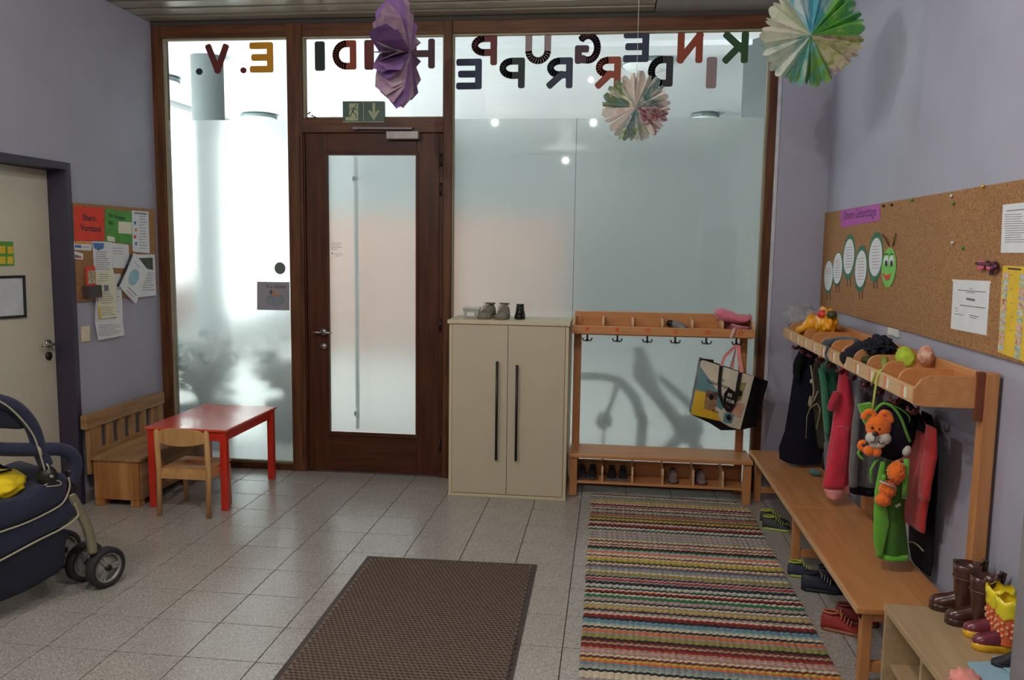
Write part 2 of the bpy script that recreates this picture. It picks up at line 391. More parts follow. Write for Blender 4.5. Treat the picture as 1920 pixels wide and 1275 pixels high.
MB().add([(-1.84, .0352, .305), (-1.205, .0352, .305), (-1.205, .0352, 2.272), (-1.84, .0352, 2.272)], [[0, 1, 2, 3]]).build('frosted_film', m_film, d2)
stile(-1.038, -1.010, 0, 2.42, d2, name='door_jamb', m=m_door, y0=-.004, y1=.09); stile(-2.010, -2.0, 0, 2.42, d2, name='door_jamb', m=m_door, y0=-.004, y1=.09)
h = MB(); h.cyl((-1.885, .008, 1.03), (-1.885, -.008, 1.03), .024, n=20).tube([(-1.885, -.005, 1.03), (-1.885, -.05, 1.03), (-1.875, -.058, 1.03), (-1.80, -.058, 1.03), (-1.775, -.058, 1.03)][:4] if 0 else [(-1.885, -.005, 1.03), (-1.885, -.045, 1.03), (-1.895, -.055, 1.03), (-1.93, -.056, 1.03)], .009, 10)
h = MB(); h.cyl((-1.880, .008, 1.03), (-1.880, -.008, 1.03), .026, n=20).tube([(-1.880, -.005, 1.03), (-1.880, -.045, 1.03), (-1.870, -.055, 1.03), (-1.80, -.056, 1.03)], .008, 10)
h.tube([(-1.880, -.05, 1.03), (-1.945, -.05, 1.03)], .008, 10)
h.build('door_handle', m_steel, d2)
MB().cyl((-1.880, .008, .925), (-1.880, -.006, .925), .026, n=20).build('lock_rose', m_steel, d2)
c = MB(); c.box(-1.40, -1.175, -.055, .006, 2.375, 2.43, .006); c.build('closer_body', mat('closer_grey', (158, 150, 146), .45, metal=.3), d2)
c = MB(); c.bar((-1.62, -.035, 2.452), (-1.22, -.035, 2.448), .022, .018, .004); c.box(-1.64, -1.60, -.05, -.01, 2.44, 2.46, .003); c.build('closer_arm', mat('closer_arm', (120, 110, 110), .45, metal=.3), d2)
for z in (2.24, 2.04, 1.10, .24):
    MB().cyl((-1.026, -.012, z - .045), (-1.026, -.012, z + .045), .008, n=10).build('hinge', mat('hinge_dark', (60, 52, 48), .4, metal=.6), d2)
t = MB()
for i, wd in enumerate((.075, .07, .078, .05)): t.box(-1.825, -1.825 + wd, .024, .0275, 1.66 - i * .014, 1.663 - i * .014)
t.box(-1.82, -1.812, .024, .0275, 1.585, 1.595)
for i, wd in enumerate((.055, .06, .03)): t.box(-1.80, -1.80 + wd, .024, .0275, 1.588 - i * .01, 1.590 - i * .01)
t.build('printed_notice', m_ink, d2)
# bar handle on the lobby side of the door
t = MB(); t.box(-1.672, -1.650, .085, .115, .31, 2.27, .004); t.box(-1.668, -1.654, .036, .086, .42, .45).box(-1.668, -1.654, .036, .086, 2.1, 2.13)
t.build('pull_bar', mat('pale_bar', (225, 235, 235), .35, metal=.2), d2)
# cable hanging beside the door
MB().tube([(-2.03, -.02, 2.40), (-2.035, -.02, 1.6), (-2.045, -.022, 1.1), (-2.04, -.02, .6), (-2.035, -.018, .1)], .0028, 6).build('door_cable', mat('cable_brown', (86, 62, 48), .6), win2)

# left door ----------------------------------------------------------------
d1 = struct('door_1', (XL, -1.5, 0), 'cream door with dark blue frame in the left wall', 'door')
m_df = mat('door_frame_blue', (56, 50, 68), .45, var=.03); m_leaf = mat('door_leaf_cream', (206, 198, 178), .55, var=.02)
f = MB(); f.box(XL - .13, XL + .014, DY1, DY1 + .045, 0, DZ + .045, .004).box(XL - .13, XL + .014, DY0 - .045, DY0, 0, DZ + .045, .004).box(XL - .13, XL + .014, DY0, DY1, DZ, DZ + .045, .004)
f.build('door_frame', m_df, d1)
MB().box(XL - .15, XL - .11, DY0 + .002, DY1 - .002, .008, DZ - .002, .003).build('door_leaf', m_leaf, d1)
hp = at(95, 650, 'x', XL - .09); hy = max(min(hp.y, DY1 - .06), DY1 - .09); hz = 1.03; lx = XL - .11
hm = MB(); hm.cyl((lx, hy, hz), (lx + .01, hy, hz), .024, n=18).tube([(lx, hy, hz), (lx + .045, hy, hz), (lx + .052, hy - .01, hz), (lx + .052, hy - .11, hz)], .009)
hm.build('door_handle', m_steel, d1)
MB().cyl((lx, hy, hz - .075), (lx + .01, hy, hz - .075), .025, n=18).build('lock_rose', mat('rose_dark', (60, 54, 48), .4, metal=.6), d1)

def sheet(name, pxs, ax, val, off, m, parent=None, th=.0012, label=None):
    pts = [at(a, b, ax, val) for a, b in pxs]
    n = Vector((0, 0, 0)); n['xyz'.index(ax)] = th if off > 0 else -th
    return MB().prism(pts, n).build(name, m, parent, label)
def lines(parent, ax, val, rows, m=None, th=.0007, sgn=1, name='print_lines'):
    b = MB()
    n = Vector((0, 0, 0)); n['xyz'.index(ax)] = th * sgn
    for (x0, y0, x1, y1, h) in rows:
        b.prism([at(x0, y0, ax, val), at(x1, y1, ax, val), at(x1, y1 + h, ax, val), at(x0, y0 + h, ax, val)], n)
    return b.build(name, m or m_ink, parent)
m_green = mat('green_paper', (84, 152, 66), .8); m_yel = mat('yellow_paper', (222, 186, 50), .8)
lv = XL - .109
g = thing('notice_card', at(0, 500, 'x', lv), 'green card with yellow squares on the cream door', 'card')
sheet('card_sheet', [(-18, 452), (24, 453), (27, 498), (-18, 500)], 'x', lv, 1, m_green, g)
for a, b in ((-14, 460), (0, 461), (14, 462), (-14, 481), (0, 481), (14, 481)):
    sheet('yellow_square', [(a, b), (a + 10, b), (a + 10, b + 14), (a, b + 14)], 'x', lv + .0012, 1, m_yel, g)
g = thing('whiteboard', at(0, 595, 'x', lv), 'small white board with black frame on the cream door', 'board')
sheet('board_face', [(-60, 523), (44, 520), (47, 592), (-60, 601)], 'x', lv, 1, mat('board_white', (205, 208, 212), .35), g, th=.006)
fr = MB()
for q in ([(-60, 519), (44, 516), (44, 521), (-60, 524)], [(-60, 597), (47, 590), (47, 595), (-60, 602)], [(40, 516), (45, 516), (48, 595), (43, 595)]):
    fr.prism([at(a, b, 'x', lv) for a, b in q], (.009, 0, 0))
fr.build('board_frame', m_blk, g)

# ------------------------------------------------------------------ lobby beyond the glass
m_lw = mat('lobby_white', (236, 238, 240), .8, var=.01); m_lobf = mat('lobby_floor', (196, 196, 192), .3, var=.04)
LC = 3.6
lf = struct('floor_lobby', (-1.5, 5, 0), 'pale stone floor of the lobby behind the glass', 'floor')
MB().box(-6.2, 3.6, .1, 10, -.2, -.01).build('stone_slab', m_lobf, lf)
lc = struct('ceiling_lobby', (-1.5, 5, LC), 'white rough-plastered lobby ceiling seen above the film', 'ceiling')
MB().box(-6.2, 3.6, .1, 10, LC, LC + .2).build('plaster_ceiling', mat('plaster_white', (240, 241, 244), .85, var=.02, bump=.4, bscale=25), lc)
MB().box(-6.0, 3.6, 2.45, 2.85, LC - .045, LC + .01, .01).build('shallow_beam', m_lw, lc)
MB().box(XL - .2, XR + .2, .0, .14, ZT, LC + .1).build('header', m_lw, lc)
sstruct(MB().box(3.4, 3.6, .1, 10, 0, LC).build('wall_lobby_right', mat('lobby_wall_grey', (112, 128, 122), .8)), 'grey lobby wall far right behind frosted film', 'wall')
wl2 = struct('wall_lobby_left', (-6, 5, 0), 'glazed lobby front on the left behind frosted film', 'wall')
MB().box(-6.1, -5.95, .1, 10, LC - .08, LC).box(-6.1, -5.95, .1, 10, 0, .5).build('parapet', m_lw, wl2)
for y in (1.2, 3.1, 5.0, 6.9, 8.8): MB().box(-6.08, -5.97, y - .04, y + .04, .5, LC - .08).build('window_post', m_lw, wl2)
MB().box(-6.04, -6.03, .1, 10, .5, LC - .08).build('front_glass', m_glass, wl2)
m_brick = speck('brick_wall', [(0, (186, 146, 130)), (.4, (174, 132, 116)), (.8, (196, 158, 142))], .85, 9)
wb = struct('wall_lobby_end', (-1.5, 10, 0), 'lobby end wall with a terracotta band', 'wall')
MB().box(-6.2, 3.6, 10, 10.2, 0, LC).build('end_wall', mat('lobby_end_grey', (146, 152, 152), .8), wb)
MB().box(-4.6, -.5, 7, 7.25, 0, 2.15, .01).build('terracotta_wall', m_brick, wb)
MB().box(-5.93, -5.85, 5.0, 6.6, .5, 1.75, .02).build('terracotta_panel', m_brick, wl2)
def column(x, y, r, label):
    g = thing('column', (x, y, 0), label, 'column', kind='structure')
    MB().lathe([(r, -.01), (r, LC + .005)], (x, y, 0), n=40).build('column_shaft', mat('column_grey', (92, 99, 98), .7, var=.05, scale=6), g)
    MB().lathe([(r + .02, -.01), (r + .02, .1), (r, .11)], (x, y, 0), n=40).build('column_foot', mat('column_foot', (90, 94, 94), .6), g)
cc = at(389, 150, 'y', 2.62); column(cc.x, 2.62, .162, 'round grey concrete column seen through the left window')
cr_ = at(1393, 150, 'y', 2.62); column(cr_.x + .33, 2.62, .33, 'broad grey column seen through the right window')
for k, (a, b, r) in enumerate([(485, 214, .27), (1213, 112, .27), (292, 143, .27), (1322, 212, .2)]):
    p = at(a, b, 'z', LC)
    g = thing('ceiling_lamp', (p.x, p.y, LC), ['round flat lamp on lobby ceiling behind the left window', 'round lamp on lobby ceiling beneath the navy E', 'round lamp cut by the left window frame edge', 'small lamp low on lobby ceiling right of pompom'][k], 'lamp', 'lobby ceiling lamps')
    MB().lathe([(.001, -.005), (r * .9, -.01), (r, -.025), (r, -.06), (r * .95, -.065)], (p.x, p.y, LC), n=32).build('lamp_ring', mat('lamp_ring', (120, 134, 134), .4, metal=.3), g)
    MB().lathe([(r * .95, -.06), (r * .75, -.10), (r * .4, -.12), (.001, -.125)], (p.x, p.y, LC), n=32).build('lamp_dome', mat('lamp_dome', (236, 238, 238), .5), g)
p = at(948, 58, 'z', LC)
g = thing('ceiling_vent', (p.x, p.y, LC - .02), 'white ceiling vent grille above the dark red P', 'vent')
MB().box(p.x - .19, p.x + .19, p.y - .11, p.y + .11, LC - .012, LC + .002, .003).build('vent_plate', m_lw, g)
for k in range(14):
    xx = p.x - .14 + k * .0215; MB().box(xx, xx + .010, p.y - .085, p.y + .085, LC - .018, LC - .010).build('vent_slot', mat('vent_dark', (70, 72, 70), .8), g)

# plants behind the frosted film
m_leafd = mat('leaf_dark', (28, 62, 58), .6); m_pot = mat('pot_grey', (40, 66, 78), .6)
def plant(x, y, h, label, seed, n=16, spread=.35, pot=.18):
    g = thing('potted_plant', (x, y, 0), label, 'plant'); R = random.Random(seed)
    MB().lathe([(.001, 0), (pot * .75, 0), (pot, .32), (pot * .92, .33), (pot * .9, .28), (.001, .28)], (x, y, 0)).build('pot', m_pot, g)
    st = MB(); lm = MB()
    for k in range(n):
        a = R.uniform(0, 2 * pi); rr = R.uniform(.3, 1) * spread; hh = h * R.uniform(.45, 1)
        q = [Vector((x, y, .28)), Vector((x + .3 * rr * cos(a), y + .3 * rr * sin(a), .3 + hh * .5)), Vector((x + rr * cos(a), y + rr * sin(a), .3 + hh))]
        st.tube(q, [.012, .009, .005], 6)
        for j in range(3):
            t = .5 + .25 * j; c = q[1].lerp(q[2], min(1, (t - .4) * 1.6)); aa = a + R.uniform(-1, 1); l = R.uniform(.12, .22)
            dr = Vector((cos(aa), sin(aa), R.uniform(-.2, .5))).normalized(); sd = dr.cross(Vector((0, 0, 1))).normalized() * l * .28
            lm.add([c, c + dr * l * .45 + sd, c + dr * l, c + dr * l * .45 - sd], [[0, 1, 2, 3]])
    st.build('stem', mat('stem', (70, 60, 44), .7), g); lm.build('foliage', m_leafd, g, stuff=True)
plant(-3.10, .62, .62, 'blurred leafy plant low behind the left window', 3, 60, .36, .26)
plant(-2.55, .98, .52, 'second blurred plant behind the red table', 9, 50, .30, .2)
# lobby play vehicle behind the right window: dark curved bars
g = thing('frame_toy', (.35, .55, 0), 'blurred dark curved bars behind the rack glass', 'toy')
md = mat('toy_dark', (58, 72, 76), .5)
def q3(pts, y): return [at(a, b, 'y', y) for a, b in pts]
b = MB()
b.tube(q3([(1085, 705), (1130, 706), (1160, 712), (1190, 745), (1205, 790), (1200, 850)], .5), [.03, .03, .035, .04, .045, .04], 10)
b.tube(q3([(1195, 650), (1205, 700), (1230, 740), (1262, 780), (1290, 815)], .55), [.05, .09, .05, .05, .06], 10)
b.tube(q3([(1235, 705), (1275, 740), (1310, 775)], .65), [.03, .035, .04], 10)
b.tube(q3([(1160, 712), (1145, 760), (1132, 785)], .5), [.02, .02, .02], 10)
b.build('bars', md, g)
MB().tube([at(1132, 790, 'y', .5), at(1132, 790, 'y', .5) * 1 - Vector((0, 0, at(1132, 790, 'y', .5).z + .012))], .012, 8).build('prop', md, g)
c = at(1132, 788, 'y', .5); MB().ell(c, .07, .07, .07, 2).build('knob', md, g)
c = at(1290, 805, 'y', .6); MB().ell(c, .12, .09, .12, 2).build('hub', md, g)
for a, bb in ((1315, 860), (1240, 850)): c = at(a, bb, 'y', .6); MB().tube([at(1290, 805, 'y', .6), c], .045, 8).build('leg', md, g)
MB().tube([(.0, .9, .42), (.0, .9, .44)], .5, 8).build('tray', mat('toy_tray', (120, 130, 128), .6), g) if 0 else None
# ------------------------------------------------------------------ letters on the glass (seen from behind, so mirrored)
def arc(cx, cy, rx, ry, a0, a1, n=10): return [(cx + rx * cos(radians(a0 + (a1 - a0) * i / n)), cy + ry * sin(radians(a0 + (a1 - a0) * i / n))) for i in range(n + 1)]
GL = {
 'E': [[(0, 0), (0, 1)], [(0, 1), (1, 1)], [(0, 0), (1, 0)], [(0, .5), (.9, .5)]],
 'I': [[(.5, 0), (.5, 1)]], 'H': [[(0, 0), (0, 1)], [(1, 0), (1, 1)], [(0, .5), (1, .5)]],
 'N': [[(0, 0), (0, 1)], [(1, 0), (1, 1)], [(0, 1), (1, 0)]], 'V': [[(0, 1), (.5, 0)], [(1, 1), (.5, 0)]],
 'A': [[(0, 0), (.5, 1)], [(1, 0), (.5, 1)], [(.2, .32), (.8, .32)]],
 'K': [[(0, 0), (0, 1)], [(.15, .42), (1, 1)], [(.3, .55), (1, 0)]],
 'P': [[(0, 0), (0, 1)], [(0, 1), (.5, 1)], [(0, .40), (.5, .40)], arc(.5, .70, .5, .30, 90, -90)],
 'R': [[(0, 0), (0, 1)], [(0, 1), (.5, 1)], [(0, .42), (.55, .42)], arc(.5, .71, .5, .29, 90, -90), [(.42, .42), (1, 0)]],
 'D': [[(0, 0), (0, 1)], [(0, 1), (.4, 1)], [(0, 0), (.4, 0)], arc(.4, .5, .6, .5, 90, -90, 14)],
 'U': [[(0, 1), (0, .42)], [(1, 1), (1, .42)], arc(.5, .42, .5, .42, 180, 360, 12)],
 'G': [arc(.5, .5, .5, .5, 40, 300, 20), [(1, .46), (.62, .46)], [(1, .46), (1, 0)], [(1, .06), (.75, .02)]],
}
LY = .0495
def letter(ch, box, c, label, cname):
    x0, y0, x1, y1 = box
    a = at(x0, y1, 'y', LY); b = at(x1, y0, 'y', LY); wd = (b.x - a.x); ht = b.z - a.z
    m = mat('letter_' + cname, c, .6, var=.04)
    if ch == '.':
        o = MB().prism(ellpts(((a.x + b.x) / 2, LY, (a.z + b.z) / 2), (wd / 2, 0, 0), (0, 0, ht / 2), 20), (0, -.004, 0)).build('dot_sticker', m)
        return tag(o, label, 'sticker', 'coloured letters stuck on the glass')
    w = .046 if ch != 'I' else wd; hw = w / 2
    mb = MB(); W_ = wd - w; H_ = ht - (w if ch != 'I' else .046); hz = hw if ch != 'I' else .023
    def P2(u, v): return Vector((b.x - hw - u * W_ if ch != 'I' else (a.x + b.x) / 2, LY, a.z + hz + v * H_))
    k = 0
    for st in GL[ch]:
        pts = [P2(*q) for q in st]; curved = len(pts) > 2
        for i in range(len(pts) - 1):
            p, q = pts[i], pts[i + 1]; d = (q - p).normalized(); s = Vector((d.z, 0, -d.x)); k += 1
            th = Vector((0, -.004 - .0001 * k, 0)); ho = hw if ch != 'I' else .023
            if curved: mb.prism([p + s * hw, q + s * hw, q - s * hw, p - s * hw], th); mb.prism(ellpts(q, d * hw, s * hw, 16), th)
            else:
                e = ho; c_ = .012; P_ = p - d * e; Q_ = q + d * e
                mb.prism([P_ + s * (hw - c_), P_ + s * (hw - .35 * c_) + d * c_ * .35, P_ + s * hw + d * c_, Q_ + s * hw - d * c_, Q_ + s * (hw - .35 * c_) - d * c_ * .35, Q_ + s * (hw - c_),
                          Q_ - s * (hw - c_), Q_ - s * (hw - .35 * c_) - d * c_ * .35, Q_ - s * hw - d * c_, P_ - s * hw + d * c_, P_ - s * (hw - .35 * c_) + d * c_ * .35, P_ - s * (hw - c_)], th)
    o = mb.build('letter_' + ch.lower(), m)
    return tag(o, label, 'letter', 'coloured letters stuck on the glass')
C_ = dict(red=(98, 30, 26), mauve=(146, 128, 128), plum=(66, 32, 46), navy=(28, 42, 68), rust=(140, 58, 26), green=(38, 76, 38), dgreen=(20, 40, 32), amber=(206, 142, 14), black=(20, 28, 28))
for ch, bx, cn, lb in [
 ('K', (1354.6, 59, 1404.6, 119), 'green', 'dark green mirrored letter K high at right end of glass'),
 ('N', (1269, 59.6, 1319, 118.8), 'rust', 'rust orange mirrored letter N in the upper row'),
 ('E', (1168, 58, 1218, 117), 'navy', 'navy mirrored letter E in the upper row above white pompom'),
 ('G', (1077.5, 59.6, 1127.5, 120), 'plum', 'dark plum mirrored letter G in the upper row'),
 ('U', (984.6, 63.8, 1033.8, 121), 'mauve', 'mauve grey letter U in the upper row'),
 ('P', (883.8, 65.4, 932.5, 123), 'red', 'dark red mirrored letter P high at left of wide window'),
 ('E', (855.4, 110, 903.8, 168), 'navy', 'navy mirrored letter E lowest left on the wide window'),
 ('P', (936, 108, 984.6, 166), 'dgreen', 'dark green mirrored letter P in the lower row'),
 ('R', (1025, 107.5, 1074.6, 166), 'navy', 'navy mirrored letter R in the lower row'),
 ('R', (1116, 106, 1165, 166), 'rust', 'rust orange mirrored letter R behind the white pompom'),
 ('D', (1214, 105, 1263, 163), 'black', 'near black mirrored letter D right of the white pompom'),
 ('I', (1323, 107, 1345, 166), 'mauve', 'mauve grey letter I in the lower row below K'),
 ('H', (769, 72.5, 815.5, 129), 'plum', 'dark plum letter H right of the purple star on fanlight'),
 ('A', (707, 74, 757, 130), 'plum', 'letter A on the fanlight hidden behind the purple star'),
 ('I', (683.5, 75, 701, 131), 'red', 'dark red letter I at left edge of the purple star'),
 ('D', (624, 75.5, 668, 131), 'rust', 'rust orange mirrored letter D on the fanlight'),
 ('I', (591, 77.6, 609, 133), 'dgreen', 'dark green letter I at left end of the fanlight'),
 ('E', (469, 79, 512, 136.5), 'amber', 'amber yellow mirrored letter E on the left window'),
 ('.', (451, 126.3, 462.4, 137.7), 'red', 'dark red round dot beside the amber letter E'),
 ('V', (387, 82.5, 428.6, 138), 'red', 'dark red letter V over the grey column'),
 ('.', (368, 128, 380, 140.6), 'navy', 'navy round dot left of the letter V')]:
    letter(ch, bx, C_[cn], lb, cn)

# exit sign
g = thing('exit_sign', at(682, 210, 'y', -.02), 'green emergency exit sign with running man and down arrow', 'sign')
s0 = -.02
def pf(x, y): return at(x, y, 'y', s0)
m_sg = mat('sign_green', (18, 70, 48), .4, var=.02); m_sw = mat('sign_pale', (172, 182, 140), .5, var=.02)
MB().prism([pf(642.5, 190.5), pf(720.5, 190.5), pf(721, 229), pf(643, 229)], (0, .022, 0)).build('sign_plate', m_sg, g)
b = MB(); e = (0, -.002, 0)
b.prism([pf(642.5, 189.7), pf(720.5, 189.7), pf(720.5, 190.9), pf(642.5, 190.9)], e).prism([pf(643, 228), pf(721, 228), pf(721, 229.4), pf(643, 229.4)], e)
b.prism([pf(681, 190), pf(682.3, 190), pf(682.6, 229), pf(681.3, 229)], e)
b.prism([pf(655, 194), pf(672, 194), pf(672, 226), pf(655, 226)], e)
b.prism([pf(648, 219), pf(654.6, 219), pf(654.6, 226), pf(648, 226)], e)
b.prism([pf(698.5, 193), pf(703.5, 193), pf(703.5, 214), pf(698.5, 214)], e)
b.prism([pf(690, 208), pf(694, 206.5), pf(701, 216.5), pf(701, 226)], e); b.prism([pf(712, 208), pf(708, 206.5), pf(701, 216.5), pf(701, 226)], e)
b.build('sign_symbol', m_sw, g)
b = MB(); s0 = -.0222
b.prism(ellpts(pf(667.5, 198), (.0062, 0, 0), (0, 0, .0062), 12), e)
def limb(x0, y0, x1, y1, w): b.bar(pf(x0, y0), pf(x1, y1), w, .003, up=(0, 1, 0))
for q in ((665, 201.5, 660, 211, .012), (665, 202, 671.5, 207, .005), (664, 202.5, 658, 203, .005), (658, 203, 655.5, 208, .005), (661, 210, 667, 214, .006), (667, 214, 668, 222, .006), (660, 211, 657, 218, .006), (657, 218, 650, 219, .005)): limb(*q)
b.build('running_man', m_sg, g)
# round sticker, club poster, dried sprig
s1 = .0495
o = MB().prism(ellpts(at(525, 503, 'y', s1), (.041, 0, 0), (0, 0, .043), 28), (0, -.002, 0)).build('round_sticker', mat('sticker_grey', (96, 104, 100), .5)); tag(o, 'round grey sticker on the left window beside door', 'sticker')
g = thing('glass_poster', at(513, 582, 'y', s1), 'grey poster with HAIDI e.V. seen from behind on window', 'poster')
sheet('poster_sheet', [(482, 528), (543, 529), (543, 582), (482, 581)], 'y', s1, -1, mat('poster_back', (150, 148, 156), .8, var=.02), g)
MB().text('HAIDI e.V.', at(537, 541, 'y', s1 - .0014), (-1, 0, 0), (0, 0, 1), .036, .0004, bold=.0008).build('lettering', mat('lettering_brown', (104, 88, 92), .8), g)
o = MB().prism(ellpts(at(516, 562, 'y', s1 - .0012), (.075, 0, 0), (0, 0, .045), 24), (0, -.0006, 0)).build('printed_hill', mat('hill_grey', (128, 140, 146), .8), g)
b = MB(); b.prism([at(*q, 'y', s1 - .002) for q in ((506, 549), (511, 545), (515, 549), (524, 550), (526, 553), (515, 555), (508, 553))], (0, -.0005, 0)); b.build('printed_figure', mat('fig_orange', (190, 128, 96), .8), g)
b = MB(); b.prism([at(*q, 'y', s1 - .0026) for q in ((505, 548), (508, 543), (511, 545), (509, 553))], (0, -.0005, 0)); b.build('printed_hair', mat('fig_dark', (80, 84, 88), .8), g)
b = MB(); R = random.Random(5)
p0 = at(600, 221, 'y', .02)
b.tube([at(598, 222, 'y', .02), at(585, 218, 'y', .0), at(578, 213, 'y', .0)], .0016, 5)
b.tube([at(598, 222, 'y', .02), at(588, 221, 'y', .0), at(574, 222, 'y', -.01)], .0016, 5)
for a, q in ((578, 213), (581, 211), (586, 217), (590, 219), (575, 221)):
    c = at(a, q, 'y', 0); b.ell(c, .009, .003, .005, 1)
for k in range(26): c = at(574 + R.uniform(0, 50), 222.6, 'y', .02); b.tube([c, c + Vector((R.uniform(-.02, .02), 0, R.uniform(0, .008)))], .0016, 4)
tag(b.build('dried_sprig', mat('sprig_dark', (34, 40, 30), .7)), 'small dark dried sprig on the ledge above the door', 'sprig')

# ------------------------------------------------------------------ beige cabinet
g = thing('cabinet', (-.49, -.2, 0), 'tall beige two-door cabinet against the glass wall', 'cabinet')
cx0, cx1, cy0, cy1 = -.885, -.1, -.405, -.03
MB().box(cx0 + .002, cx0 + .022, cy0 + .006, cy1, .02, 1.152, .002).box(cx1 - .022, cx1 - .002, cy0 + .006, cy1, .02, 1.152, .002).box(cx0 + .022, cx1 - .022, cy1 - .012, cy1, .02, 1.152).box(cx0 + .02, cx1 - .02, cy0 + .03, cy1 - .012, .5, .52).build('body', m_cab2, g)
MB().box(cx0 - .008, cx1 + .006, cy0 - .01, cy1, 1.152, 1.176, .003).build('top_panel', m_cab2, g)
MB().box(cx0, cx1, cy0 - .004, cy1, 0, .02, .002).build('base_panel', m_cab2, g)
for x0, x1, hx in ((cx0 + .024, -.4955, -.560), (-.4925, cx1 - .024, -.430)):
    dr = MB().box(x0, x1, cy0, cy0 + .018, .024, 1.148, .002).build('door', m_cab, g)
    hb = MB(); z0, z1 = (.26, .915) if hx < -.5 else (.262, .895)
    hb.tube([(hx, cy0 - .028, z0), (hx, cy0 - .030, (z0 + z1) / 2), (hx, cy0 - .028, z1)], .0085, 10)
    for zz in (z0 + .03, (z0 + z1) / 2 + .09, (z0 + z1) / 2 - .1, z1 - .03): hb.cyl((hx, cy0, zz), (hx, cy0 - .028, zz), .006, n=8)
    hb.build('bar_handle', m_blk, dr)
ZK = 1.177
g = thing('plastic_tub', (-.764, -.2, ZK), 'small grey-white lidded tub on the left of the cabinet top', 'box')
m_tub = mat('tub_grey', (178, 176, 166), .35)
MB().loft([[Vector((-.764 + sx * w / 2, -.22 + sy * w2 / 2, ZK + z)) for sx, sy in ((-1, -1), (1, -1), (1, 1), (-1, 1))] for w, w2, z in ((.09, .07, 0), (.105, .085, .055), (.11, .09, .06))], smooth=False).build('tub', m_tub, g)
MB().box(-.822, -.706, -.27, -.17, ZK + .06, ZK + .072, .003).build('lid', mat('lid_pale', (196, 196, 188), .35), g)
MB().box(-.79, -.74, -.267, -.2655, ZK + .012, ZK + .04).build('label_patch', m_paper, g)

# ------------------------------------------------------------------ shoes
def shoe(name, heel, yaw, L, label, cu, cs, clace=None, group=None, h=.07, collar=None, roll=0, part_only=None, wd=.36):
    c = cos(yaw); s = sin(yaw); heel = Vector(heel)
    def T(x, y, z): return heel + Vector((c * x - s * y, s * x + c * y, z))
    g = thing(name, tuple(heel), label, 'shoe', group)
    outline = [(0, .0, .0), (.02, .17, 0), (.12, .30, 0), (.32, .33, 0), (.5, .34, 0), (.68, .42, 0), (.82, .41, 0), (.93, .30, 0), (1.0, 0, 0)]
    half = [(x * L, w * wd * L * 1.22, 0) for x, w, _ in outline]
    ring = half + [(x, -w, 0) for x, w, _ in half[-2:0:-1]]
    b = MB(); sh = .2 * h
    b.loft([[T(x, w, 0) for x, w, _ in ring], [T(x * 1.0, w * 1.06, sh * .5) for x, w, _ in ring], [T(x, w, sh + (.004 if x > .9 * L else 0)) for x, w, _ in ring]])
    b.build('sole', mat(name + '_sole_%d_%d_%d' % cs, cs, .6), g)
    secs = [(.01, .5, .78), (.06, .72, 1.0), (.2, .8, 1.02), (.36, .82, .98), (.46, .84, .86), (.6, .92, .64), (.75, 1.0, .48), (.88, .86, .40), (.97, .5, .28), (1.0, .15, .2)]
    rings = []
    for t, w, hh in secs:
        wx = w * wd * L * .47; r = []
        for k in range(14):
            a = pi * k / 13; r.append(T(t * L, wx * cos(a), sh * .8 + (hh * h - sh * .8) * max(0, sin(a)) ** .75))
        rings.append(r)
    MB().loft(rings, cap=True).build('upper', mat(name + '_upper_%d_%d_%d' % cu, cu, .6, bump=.3, bscale=180), g)
    o1 = []; o2 = []
    for k in range(16):
        a = 2 * pi * k / 16; x = .22 * L + .17 * L * cos(a); y = .13 * wd / .36 * L * sin(a) * .8
        zt = h * (1.0 + .02 * cos(a)); o1.append(T(x, y, zt - .012)); o2.append(T(x * 1, y, zt + .006))
    b = MB(); b.tube(o2, .006 * L / .2, 6, closed=True)
    b.build('collar', mat(name + '_collar_%d' % sum(collar or cu), collar or cu, .7), g)
    b = MB(); b.add([p - Vector((0, 0, 0)) for p in o2], [list(range(16))]); b.build('lining', mat('shoe_lining', (26, 24, 24), .9), g)
    if clace:
        b = MB()
        for k in range(4):
            t = .45 + .07 * k; z = h * (.95 - .075 * k * 1.6) + .004; w = .13 * L * wd / .36
            b.tube([T(t * L, -w, z - .01), T(t * L + .004, 0, z + .006), T(t * L + .008, w, z - .01)], .0028 * L / .2, 6)
        for sg in (-1, 1): b.tube([T(.44 * L, 0, h + .004), T(.42 * L, sg * .02, h + .016), T(.47 * L, sg * .035, h + .006)], .002, 5)
        b.build('laces', mat(name + '_laces_%d' % sum(clace), clace, .7), g)
    return g
grp = 'grey trainers on the cabinet'
shoe('trainer', (-.640, -.11, ZK), radians(-101), .22, 'left grey trainer of the pair on the cabinet top', (128, 122, 110), (128, 112, 92), (160, 150, 130), grp, .088, (96, 90, 80), wd=.42)
shoe('trainer', (-.548, -.11, ZK), radians(-93), .22, 'right grey trainer of the pair on the cabinet top', (128, 122, 110), (128, 112, 92), (160, 150, 130), grp, .088, (96, 90, 80), wd=.42)
g = thing('black_shoe', (-.44, -.22, ZK), 'black shoe seen heel-on at middle of the cabinet top', 'shoe')
m_bs = mat('black_leather', (24, 22, 24), .4)
MB().loft([ellpts((-.440, -.22, ZK + z), (a, 0, 0), (0, b_, 0), 18) for a, b_, z in ((.036, .06, 0), (.036, .06, .026), (.034, .058, .03))]).build('sole', m_bs, g)
MB().loft([ellpts((-.440, -.21, ZK + z), (a, 0, 0), (0, b_, 0), 18) for a, b_, z in ((.033, .055, .03), (.03, .05, .05), (.026, .036, .062), (.024, .034, .085), (.028, .036, .09), (.026, .03, .097), (.02, .026, .098))]).build('heel_counter', m_bs, g)
b = MB(); b.tube(ellpts((-.440, -.21, ZK + .072), (.027, 0, 0), (0, .037, 0), 16), .004, 6, closed=True); b.build('strap', mat('strap_grey', (70, 66, 66), .5), g)

